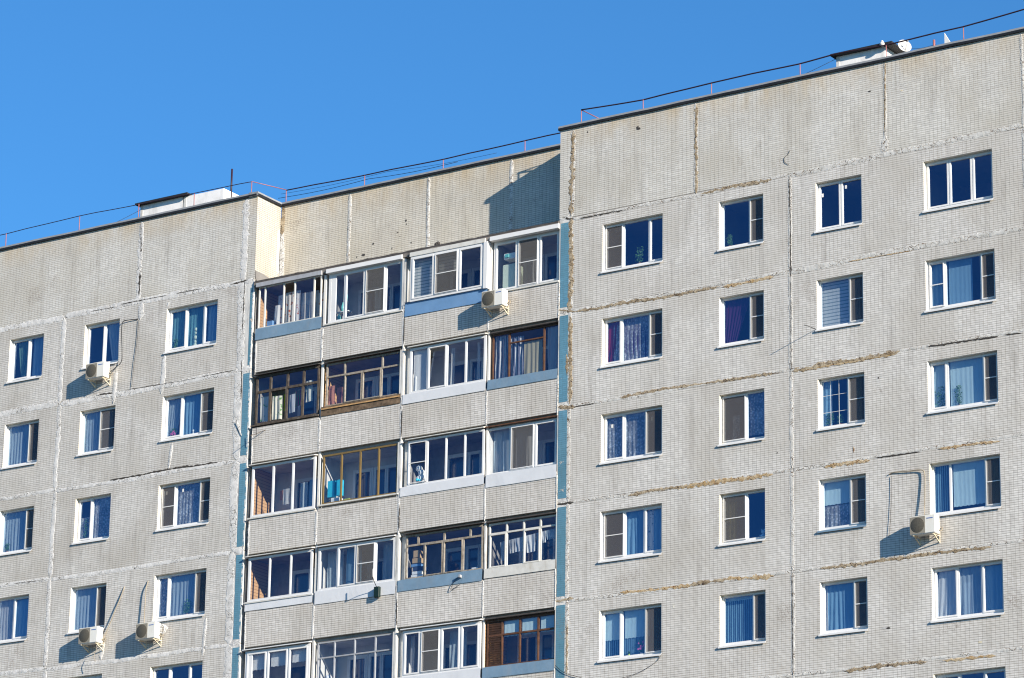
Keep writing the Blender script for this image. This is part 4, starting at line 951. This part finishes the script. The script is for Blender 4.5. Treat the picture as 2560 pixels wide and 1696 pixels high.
hang('shirt', 3, 1, .82, .96, -1.30, -.45, 'blue_c', 'dark blue patterned shirt in right pane of third row left balcony', y=.28)
hang('curtain', 3, 4, .05, .32, -1.20, .10, 'sheer_blue', 'pale blue curtain in left pane of balcony under red awning', y=.3, cat='curtain', group='blinds and curtains inside balconies')
hang('curtain', 3, 4, .36, .66, -1.20, .10, 'greyc', 'grey curtain behind screen of balcony under red awning', y=.3, cat='curtain', group='blinds and curtains inside balconies', amp=.01)
hang('curtain', 4, 2, .02, .23, -1.10, .10, 'sheer_blue', 'pale blue curtain in left pane of balcony with antenna box', y=.4, cat='curtain', group='blinds and curtains inside balconies')
hang('curtain', 4, 2, .28, .48, -1.10, .10, 'blue_c', 'blue curtain in second pane of balcony with antenna box', y=.35, cat='curtain', group='blinds and curtains inside balconies', amp=.01)
hang('curtain', 4, 2, .76, .90, -1.10, .10, 'sheer_blue', 'light blue curtain in last pane of balcony with antenna box', y=.35, cat='curtain', group='blinds and curtains inside balconies')
for i, (a, e, z0, mt, nm, lb) in enumerate(((.16, .26, -.98, 'sheer', 'shirt', 'white shirt at left end of long washing line'), (.29, .37, -.80, 'sheer', 'shirt', 'first small white shirt right of the left end'), (.37, .50, -.78, 'greyc', 'towel', 'wide white towel before the middle post'),
        (.54, .68, -.85, 'white_c', 'shirt', 'bright white shirt right of the middle post'), (.69, .74, -.66, 'greyc', 'towel', 'narrow grey towel left of last post'), (.77, .83, -.62, 'white_c', 'towel', 'white towel right of last post'), (.83, .99, -.55, 'sheer_blue', 'towel', 'bluish towel at right end of washing line'))):
    hang(nm, 4, 4, a, e, z0, -.46+a*.22, mt, lb+', white wooden balcony', y=.12, tilt=.08, x0b=a+.02)
for i, (a, e) in enumerate(((.04, .29), (.37, .62), (.70, .97))):
    hang('blind', 5, 1, a, e, -.42+.04*i, .10, 'white_c', '%s white roller blind, lowest visible left balcony' % ('left', 'middle', 'right')[i], y=.12, cat='blind', amp=.002, group='blinds and curtains inside balconies')
for i, (a, e) in enumerate(((.24, .46), (.50, .72), (.77, .98))):
    hang('blind', 5, 4, a, e, -.36, .08, 'lightblue', '%s pale roller blind, dark balcony with wooden slats' % ('left', 'middle', 'right')[i], y=.145, cat='blind', amp=.002, group='blinds and curtains inside balconies')
hang('curtain', 5, 3, .03, .08, -1.1, .05, 'sheer', 'thin curtain in left pane, lowest balcony with blue-white apron', y=.3, cat='curtain', group='blinds and curtains inside balconies')
hang('curtain', 5, 3, .52, .74, -1.15, .05, 'sheer_blue', 'blue sheer curtain in third pane, lowest balcony beside wooden slats', y=.35, cat='curtain', group='blinds and curtains inside balconies')
def bx(name, r, c, f, w_, d_, h_, z, mat, label, cat, y=.2, group='things stored on the balconies', extra=None):
    dz = -H*(r-1)+ZB; x = bfx(r, c, f); bm = BM(); box(bm, x, x+w_, y, y+d_, z+dz, z+h_+dz)
    bmesh.ops.bevel(bm, geom=list(bm.edges), offset=min(w_, d_, h_)*.06, segments=1, affect='EDGES')
    if extra: extra(bm, x, y, z+dz)
    return tag(obj(name, bm, M[mat]), label, cat, group)
bx('storage_box', 1, 1, .12, .22, .2, .25, -1.2, 'ap_blue', 'blue plastic box at left of the top left balcony', 'box', y=.06)
bx('cabinet', 1, 4, .10, .45, .45, 1.0, -1.55, 'fridge', 'pale green cabinet in left pane of top right balcony', 'cabinet', y=.2)
bx('storage_box', 1, 4, .12, .40, .3, .18, -.40, 'white_o', 'white box with green marks on the pale green cabinet', 'box', y=.2)
bx('storage_box', 1, 4, .15, .13, .05, .10, -.36, 'bottle', 'turquoise package in front of the white box on the cabinet', 'box', y=.14)
for k in range(3):
    dz = ZB; x = bfx(1, 2, .10+.035*k); bm = BM(); lathe(bm, (x, .22+.05*k, -1.35+dz+.33*k), [(.05, 0), (.055, .16), (.02, .24), (.02, .29)], n=10)
    tag(obj('bottle', bm, M['bottle']), '%s turquoise bottle in left pane of second top balcony' % ('lowest', 'middle', 'highest')[k], 'bottle', 'bottles on the second top balcony')
bx('shelf', 1, 2, .06, .45, .2, .03, -1.05, 'white_o', 'white shelf under the turquoise bottles', 'shelf', y=.2)
bx('storage_box', 3, 2, .035, .24, .12, .50, -1.12, 'cyan_o', 'tall cyan package left of its twin, ochre framed balcony', 'box', y=.16)
bx('storage_box', 3, 2, .145, .20, .12, .48, -1.10, 'cyan_o', 'cyan package right of its twin, ochre framed balcony', 'box', y=.17)
bx('storage_box', 3, 2, .10, .30, .2, .16, -1.33, 'white_o', 'white bag on the floor of the ochre framed balcony', 'bag', y=.12)
bx('storage_box', 3, 2, .27, .20, .2, .08, -1.33, 'lime', 'small green tray in the ochre framed balcony', 'tray', y=.12)
for k, (mt, w_, h_, z, lb) in enumerate((('white_o', .42, .10, -1.12, 'lowest white carton of the stack'), ('white_o', .34, .09, -1.01, 'white carton second from bottom of the stack'), ('navy_o', .40, .12, -.91, 'navy carton in the middle of the stack'), ('ap_blue', .32, .08, -.78, 'pale blue book box on the navy carton'), ('card', .30, .15, -.68, 'brown cardboard box on top of the stack'), ('card', .2, .22, -.52, 'slim cardboard carton standing on the brown box'))):
    bx('carton', 4, 3, .05+.012*(k % 3), w_, .2, h_, z, mt, lb+', wooden balcony', 'carton', y=.13)
bx('storage_box', 4, 3, .84, .22, .12, .07, -1.12, 'white_o', 'white bag on sill at right of the wooden balcony with cartons', 'bag', y=.11)
x = bfx(3, 3, .13); dz = -2*H+ZB
blob('toy_bag', 'white and blue bundle in left pane of third row balcony', 'bag', x, .18, -1.1+dz, [(0, .1, .13), (.05, .28, .11), (-.04, .42, .10), (.10, .15, .09)], 'white_o', 'things stored on the balconies')
blob('toy_bag', 'small blue bundle in front of the white one', 'bag', x-.02, .06, -1.12+dz, [(0, .08, .05), (.08, .06, .04)], 'cyan_o', 'things stored on the balconies')
bx('ladder_board', 2, 3, .06, .03, .03, .5, -1.2, 'white_o', 'white plank leaning behind sheet of balcony with tilted sash', 'plank', y=.065)
x = bfx(5, 2, .10); dz = -4*H+ZB
blob('washing_bundle', 'white bundle in left pane of grey framed lowest balcony', 'bag', x, .2, -1.2+dz, [(0, .1, .12), (.12, .12, .1), (.05, .3, .1)], 'white_o', 'things stored on the balconies')
bx('carton', 4, 1, .90, .10, .1, .1, -1.12, 'white_o', 'small white object in right corner of fourth row left balcony', 'box', y=.1)
bx('carton', 5, 3, .25, .06, .04, .07, -1.13, 'red_o', 'tiny red packet behind screen of lowest white balcony', 'packet', y=.12)

# ------------------------------------------------------------------ air conditioners
def make_ac(label, loc_, coil=False):
    x, y, z = loc_                       # x,z: low left corner of the unit; y: the wall plane
    t = thing('air_conditioner', label, 'air conditioner', (x, y, z), 'outdoor air conditioner units on the facade')
    W, Hh, Dp, gap = .74, .49, .27, .13; yf = y-gap-Dp
    bm = BM(); box(bm, x, x+W, yf, yf+Dp, z, z+Hh); bmesh.ops.bevel(bm, geom=list(bm.edges), offset=.014, segments=2, affect='EDGES'); cs = obj('casing', bm, M['ac_white'], t)
    bm = BM(); n = 28; cx, cz = x+.235, z+Hh/2; yy = yf-.006
    lathe(bm, (cx, yy, cz), [(.205, .012), (.205, .002), (.195, -.002), (.01, -.006)], axis='y', n=n); g_ = obj('fan_grille', bm, M['ac_grille'], t, origin=(cx-.2, yy, cz-.2))
    bm = BM(); box(bm, x+.015, x+.455, yf-.004, yf+.004, z+.02, z+Hh-.02); obj('grille_panel', bm, M.setdefault('ac_panel', plain('ac_grille_panel', (.24, .22, .18), .6, .1, 5, .2)), t)
    bm = BM(); box(bm, x+.50, x+.68, yf-.004, yf+.004, z+Hh-.105, z+Hh-.08); obj('nameplate', bm, M.setdefault('plate', plain('blue_nameplate', (.10, .17, .38), .4, .1, 5)), t)
    bm = BM(); 
    for k in range(2): box(bm, x+W-.003, x+W+.003, yf+.07, yf+.17, z+Hh-.07-.03*k, z+Hh-.055-.03*k)
    box(bm, x+W-.002, x+W+.022, yf+.08, yf+.15, z+.06, z+.24); obj('side_cover', bm, M['ac_white'], t)
    for xx in (x+.09, x+W-.09):
        bm = BM(); box(bm, xx, xx+.03, yf+.02, y-.012, z-.032, z-.002); box(bm, xx, xx+.03, y-.012, y, z-.20, z+.25)
        v = [bm.verts.new(p) for p in ((xx+.003, yf+.06, z-.032), (xx+.027, yf+.06, z-.032), (xx+.027, yf+.10, z-.032), (xx+.003, yf+.10, z-.032), (xx+.003, y-.014, z-.20), (xx+.027, y-.014, z-.20), (xx+.027, y-.014, z-.165), (xx+.003, y-.014, z-.165))]
        for f in ((0, 1, 2, 3), (4, 5, 6, 7), (0, 1, 5, 4), (2, 3, 7, 6), (1, 2, 6, 5), (0, 3, 7, 4)): bm.faces.new([v[i] for i in f])
        obj('bracket', bm, M['bracket'], t)
    bm = BM(); tube(bm, [(x+W, y-.2, z+.10), (x+W+.035, y-.14, z+.09), (x+W+.04, y-.05, z+.13), (x+W+.02, y-.03, z+.22)], .011, 8); obj('hose', bm, M['pipe'], t)
    if coil:
        bm = BM(); tube(bm, [(x+W+.12+.11*math.cos(a*.4), y-.10-.004*a, z+.28+.13*math.sin(a*.4)) for a in range(40)], .010, 6); obj('coiled_hose', bm, M['white_o'], t)
    return t
def ac_at(u, v, label, y=0., **k):
    x, z = at(u, v, y-.40); return make_ac(label, (x, y, z+ZB), **k)
ac_at(2273.8, 1339, 'right air conditioner below rightmost window column, fourth row')
ac_at(212.6, 949.1, 'upper left air conditioner under the top row window')
ac_at(194.8, 1611.7, 'lower left air conditioner under a window, left of its neighbour')
ac_at(337.8, 1600.5, 'lower left air conditioner with coiled white hose, right of its neighbour', coil=True)
ac_at(1202.7, 771, 'air conditioner on the balcony parapet beside the bright blue apron', y=-.02)

# ------------------------------------------------------------------ cables, pipes, wires on the facade
def wire(name, pts, r, mat, label, cat='cable', ys=None, y=-.02, group='cables on the facade'):
    P3 = []
    for i, p in enumerate(pts):
        yy = ys[i] if ys else y; x, z = at(p[0], p[1], yy); P3.append(Vector((x, yy, z+ZB)))
    # smooth (Catmull-Rom)
    out = []
    for i in range(len(P3)-1):
        p0, p1, p2, p3 = P3[max(i-1, 0)], P3[i], P3[i+1], P3[min(i+2, len(P3)-1)]
        for k in range(5):
            t = k/5; out.append(.5*((2*p1)+(-p0+p2)*t+(2*p0-5*p1+4*p2-p3)*t*t+(-p0+3*p1-3*p2+p3)*t**3))
    out.append(P3[-1]); bm = BM(); tube(bm, out, r, 6)
    return tag(obj(name, bm, M[mat]), label, cat, group)
wire('coolant_pipe', [(345, 798), (318, 801), (307, 806), (304, 830), (305, 880), (303, 905), (288, 920), (276, 930)], .013, 'cable', 'dark pipe running from joint to the upper left air conditioner', 'pipe', ys=[-.02, -.05, -.07, -.08, -.09, -.10, -.14, -.2])
wire('wire', [(347, 800), (343, 850), (335, 910), (329, 968)], .006, 'cable', 'thin black wire hanging right of the upper left air conditioner', y=-.03)
wire('coolant_pipe', [(311, 1467), (295, 1510), (275, 1560), (262, 1590), (254, 1600)], .015, 'pipe', 'beige pipe slanting down to the lower left air conditioner', 'pipe', ys=[-.01, -.06, -.09, -.12, -.2])
wire('coolant_pipe', [(370, 1453), (365, 1475), (362, 1520), (360, 1560)], .015, 'pipe', 'vertical beige pipe above the air conditioner with coiled hose', 'pipe', ys=[-.01, -.08, -.10, -.12])
wire('coolant_pipe', [(2222, 1187), (2235, 1181), (2270, 1178), (2300, 1175), (2311, 1183), (2312, 1230), (2311, 1290)], .015, 'pipe', 'pipe bending over to the right air conditioner', 'pipe', ys=[-.02, -.03, -.04, -.05, -.06, -.08, -.12])
wire('wire', [(2229, 1190), (2229, 1240), (2226, 1300), (2222, 1345)], .005, 'cable', 'thin wire hanging left of the right air conditioner', y=-.03)
wire('drain_hose', [(242, 1622), (235, 1640), (238, 1655)], .008, 'pipe', 'short pale hose dangling under the lower left air conditioner', 'hose', y=-.25)
wire('wire', [(1653, 1637), (1640, 1655), (1600, 1680), (1560, 1694), (1530, 1700)], .006, 'cable', 'wire sagging from fifth row window sill at the bottom', y=-.03)
wire('wire', [(1388, 1664), (1410, 1682), (1450, 1694), (1470, 1702)], .007, 'cable', 'double wire crossing the blue strip near the bottom', y=-.03)
wire('wire', [(1975, 376), (1970, 386), (1961, 395), (1962, 406), (1972, 412)], .005, 'cable', 'small loop of wire on the attic panel above second window column', y=-.012)
wire('aerial_rod', [(2011, 813), (2026, 818), (2040, 824)], .009, 'cable', 'dark thin bracket sticking out by the striped blind window', 'bracket', ys=[-.5, -.25, -.0])
wire('aerial_rod', [(626, 1090), (640, 1085), (665, 1075)], .010, 'wood_dark', 'rusty rods under the dark wooden balcony', 'bracket', ys=[-.35, -.2, -.0])
wire('aerial_rod', [(641, 1068), (642, 1092)], .008, 'cable', 'short vertical rod under the dark wooden balcony', 'bracket', ys=[-.22, -.22])
wire('aerial_rod', [(592, 1053), (604, 1090)], .010, 'putty', 'pale rod fixed to the left joint beside the blue strip', 'bracket', ys=[-.05, -.02])
wire('wire', [(1150, 1440), (1135, 1455), (1127, 1475), (1140, 1468), (1150, 1462)], .008, 'cable', 'tangled wire loop on the slate blue apron', y=-.07)
bm = BM(); x, z = at(1150, 1441, -.1); box(bm, x-.03, x+.03, -.14, -.045, z+ZB-.04, z+ZB+.04); box(bm, x-.012, x+.012, -.045, -.03, z+ZB-.012, z+ZB+.012); bmesh.ops.bevel(bm, geom=list(bm.edges), offset=.004, segments=1, affect='EDGES')
tag(obj('wire_box', bm, M['grey_metal']), 'small grey junction box on the slate blue apron', 'junction box')
# signal repeater: dark box, bent arm and white aerial
x, z = at(942, 1480, -.12); t = thing('antenna_unit', 'dark green antenna box with white aerial on white balcony apron', 'antenna', (x, -.05, z+ZB-.17))
bm = BM(); box(bm, x-.09, x+.09, -.15, -.05, z+ZB-.16, z+ZB+.15); bmesh.ops.bevel(bm, geom=list(bm.edges), offset=.008, segments=1, affect='EDGES'); obj('box', bm, plain('dark_green_plastic', (.006, .020, .016), .5, .1, 5), t)
bm = BM(); p0 = Vector((x, -.14, z+ZB+.14)); tube(bm, [p0, p0+Vector((.04, -.18, .12)), p0+Vector((.12, -.36, .20))], .010, 6); obj('arm', bm, M['cable'], t)
bm = BM(); tube(bm, [p0+Vector((.12, -.36, .20)), p0+Vector((.12, -.36, .44))], .012, 8); obj('aerial', bm, M['white_o'], t)

# ------------------------------------------------------------------ roof: railings, sheds, dish, mast
def railing(label, xs, y, poly, rail_r, seed, base=TOPZ+.16, ends=None, wires=()):
    t = thing('roof_railing', label, 'railing', (xs[0], y, base+ZB), 'railings along the roof edge')
    def h(x):
        for (xa, za), (xb, zb) in zip(poly, poly[1:]):
            if xa <= x <= xb: return za+(zb-za)*(x-xa)/(xb-xa)
        return poly[-1][1]
    for x in xs:
        bm = BM(); tube(bm, [(x, y, base+ZB-.15), (x, y, h(x)+ZB)], .015, 6); obj('post', bm, M['rail_red'], t)
    bm = BM(); pts = []; n = 60
    for i in range(n+1):
        x = poly[0][0]+(poly[-1][0]-poly[0][0])*i/n; sag = -.012*abs(math.sin(x*1.1+seed))
        pts.append((x, y+.01*math.sin(x), h(x)+ZB+sag))
    tube(bm, pts, rail_r, 8); obj('handrail', bm, M['rail_dark'], t)
    return t
railing('long red and black railing on right roof above the tall attic', [-.85, 1.23, 3.48, 6.32, 9.0, 11.34, 14.2, 17.0], .15, [(-.85, 3.70), (1.23, 3.61), (3.49, 3.67), (6.32, 3.67), (7.42, 3.73), (9.05, 3.67), (11.34, 3.71), (13.14, 3.83), (17.0, 3.8)], .021, 1)
railing('thin red railing on left roof ending at the corner', [-26, -22.65, -19.6, -17.2, -15.0, -12.77], .15, [(-26.5, 3.78), (-22.66, 3.75), (-19.61, 3.81), (-12.77, 3.70)], .013, 2)
tR = railing('black handrail on the recessed middle roof above the balconies', [-12.35, -9.38, -6.49, -3.57], 1.35, [(-12.35, 3.72), (-9.38, 3.66), (-6.49, 3.63), (-3.57, 3.67), (-1.3, 3.66)], .019, 3)
bm = BM(); tube(bm, [(-12.77, .15, 3.70+ZB), (-12.35, 1.35, 3.72+ZB)], .014, 6); obj('corner_rail', bm, M['rail_red'], tR)
bm = BM(); tube(bm, [(-.85, .15, 3.70+ZB), (-.10, .9, 3.26+ZB)], .014, 6); tag(obj('railing_brace', bm, M['rail_red']), 'pink slanting brace at the left end of the right roof railing', 'brace')
def roofwire(label, pts, r=.005):
    bm = BM(); P3 = []
    for i in range(len(pts)-1):
        for k in range(8):
            t = k/8; P3.append(Vector(pts[i]).lerp(Vector(pts[i+1]), t)-Vector((0, 0, .05*math.sin(math.pi*t))))
    P3.append(Vector(pts[-1])); tube(bm, [Z(*p) for p in P3], r, 5); tag(obj('roof_wire', bm, M['cable']), label, 'cable', 'wires strung over the roof')
roofwire('upper thin wire above the recessed roof', [(-13.2, 2.2, 4.0), (-9.0, 2.0, 3.9), (-5.0, 2.0, 3.75)])
roofwire('lower black wire with clips above the recessed roof', [(-13.0, 1.8, 3.70), (-9.5, 1.7, 3.66), (-6.2, 1.7, 3.60)], .008)
roofwire('thin wire running down left from the right roof shed', [(5.9, 3.0, 4.85), (4.0, 2.0, 3.9)], .007)
roofwire('thin wire running down left from the left roof shed', [(-19.5, 3.0, 4.85), (-20.6, 1.5, 3.7)], .007)
roofwire('thin wire between the dish and the roof edge', [(8.2, 3.0, 4.7), (9.6, 2.0, 4.2)], .006)

def shed(label, x0, x1, y0, y1, z0, z1, roof=True, ext=None, slope=0):
    t = thing('roof_shed', label, 'roof shed', ((x0+x1)/2, y0, 2.9+ZB), 'ventilation sheds on the roof')
    bm = BM(); box(bm, x0, x1, y0, y1, 2.9+ZB, z1+ZB); obj('wall', bm, M['white_wall'], t)
    bm = BM(); box(bm, x0-.003, x0+.10, y0-.012, y0-.002, 2.9+ZB, z1+ZB-.01); obj('corner_pilaster', bm, M['divider'], t)
    if roof:
        bm = BM(); a, b, c_, d = x0-.12, x1+.30, y0-.16, y1+.3
        v = [bm.verts.new(p) for p in ((a, c_, z1+ZB-.02), (b, c_, z1+ZB-.02), (b, d, z1+ZB+slope), (a, d, z1+ZB+slope), (a, c_, z1+ZB+.04), (b, c_, z1+ZB+.04), (b, d, z1+ZB+slope+.06), (a, d, z1+ZB+slope+.06))]
        for f in ((0, 1, 2, 3), (4, 5, 6, 7), (0, 1, 5, 4), (1, 2, 6, 5), (2, 3, 7, 6), (3, 0, 4, 7)): bm.faces.new([v[i] for i in f])
        obj('shed_roof', bm, M['bitumen'], t)
    return t
shed('white roof shed with black flat roof at the left', -19.50, -17.78, 3.0, 4.6, 3.2, 5.0, slope=.0)
shed('stained white roof shed without cover, right of the covered one', -17.72, -16.12, 3.0, 4.3, 3.2, 4.97, roof=False)
shed('white roof shed with black flat roof on the right building end', 5.95, 7.50, 3.0, 4.3, 3.2, 4.93, slope=.0)
bm = BM(); tube(bm, [Z(-16.13, 3.4, 4.6), Z(-16.13, 3.4, 5.75)], .03, 8); tag(obj('mast', bm, M['rail_dark']), 'dark mast standing on the left roof behind the shed', 'mast')
# satellite dish
x, z = at(2261, 116, 2.7); t = thing('satellite_dish', 'white satellite dish beside the right roof shed', 'satellite dish', (x, 2.9, 2.9+ZB))
bm = BM(); n = 24; ax = Vector((.72, -.62, .30)).normalized(); e1 = ax.cross(Vector((0, 0, 1))).normalized(); e2 = ax.cross(e1); c0 = Vector((x, 2.7, z+ZB)); rings = []
for k in range(6):
    rr = .20*k/5+.001; rings.append([bm.verts.new(c0+e1*rr*math.cos(2*math.pi*i/n)+e2*rr*math.sin(2*math.pi*i/n)*1.05+ax*(rr*rr*.7)) for i in range(n)])
for a, b in zip(rings, rings[1:]):
    for i in range(n): bm.faces.new((a[i], a[(i+1) % n], b[(i+1) % n], b[i])).smooth = True
obj('reflector', bm, M['divider'], t, normals=False)
bm = BM(); tube(bm, [c0-e2*(-.18), c0+ax*.22], .010, 6); tube(bm, [c0+ax*.20, c0+ax*.26], .025, 8); obj('feed_arm', bm, M['grey_metal'], t)
bm = BM(); tube(bm, [c0-ax*.03, (x-.08, 2.85, z+ZB-.05), (x-.08, 2.85, 2.9+ZB)], .022, 6); obj('pole', bm, M['grey_metal'], t)
x, z = at(2208, 113, 2.9); blob('roof_lamp', 'small white round lamp on the right roof shed wall', 'lamp', x, 2.84, z+ZB, [(0, 0, .075), (0, .08, .04)], 'divider')
x, z = at(2366, 96, 1.2); bm = BM(); v = [bm.verts.new(Z(*p)) for p in ((x-.06, 1.2, 2.9), (x+.62, 1.2, 2.9), (x-.06, 1.2, z+.17), (x-.06, 1.24, 2.9), (x+.62, 1.24, 2.9), (x-.06, 1.24, z+.17))]
for f in ((0, 1, 2), (3, 5, 4), (0, 1, 4, 3), (1, 2, 5, 4), (2, 0, 3, 5)): bm.faces.new([v[i] for i in f])
tag(obj('roof_board', bm, M['white_o']), 'white triangular board sticking up on the far right roof edge', 'board')
x, z = at(2335, 104, .2); bm = BM(); tube(bm, [(x, .2, TOPZ+ZB), (x, .2, z+ZB+.04)], .035, 8); tag(obj('post_stub', bm, M['rail_red']), 'short orange post stub on the right roof edge', 'post')
# lumps on the slab edge over the balconies
blob('mortar_lump', 'black lump on the slab above third balcony column', 'debris', at(1092, 603, .1)[0], .1, .42+ZB, [(0, .02, .07), (.05, .05, .06)], 'awn_dark')

for o in sc.objects:
    if '_w' in o: del o['_w']
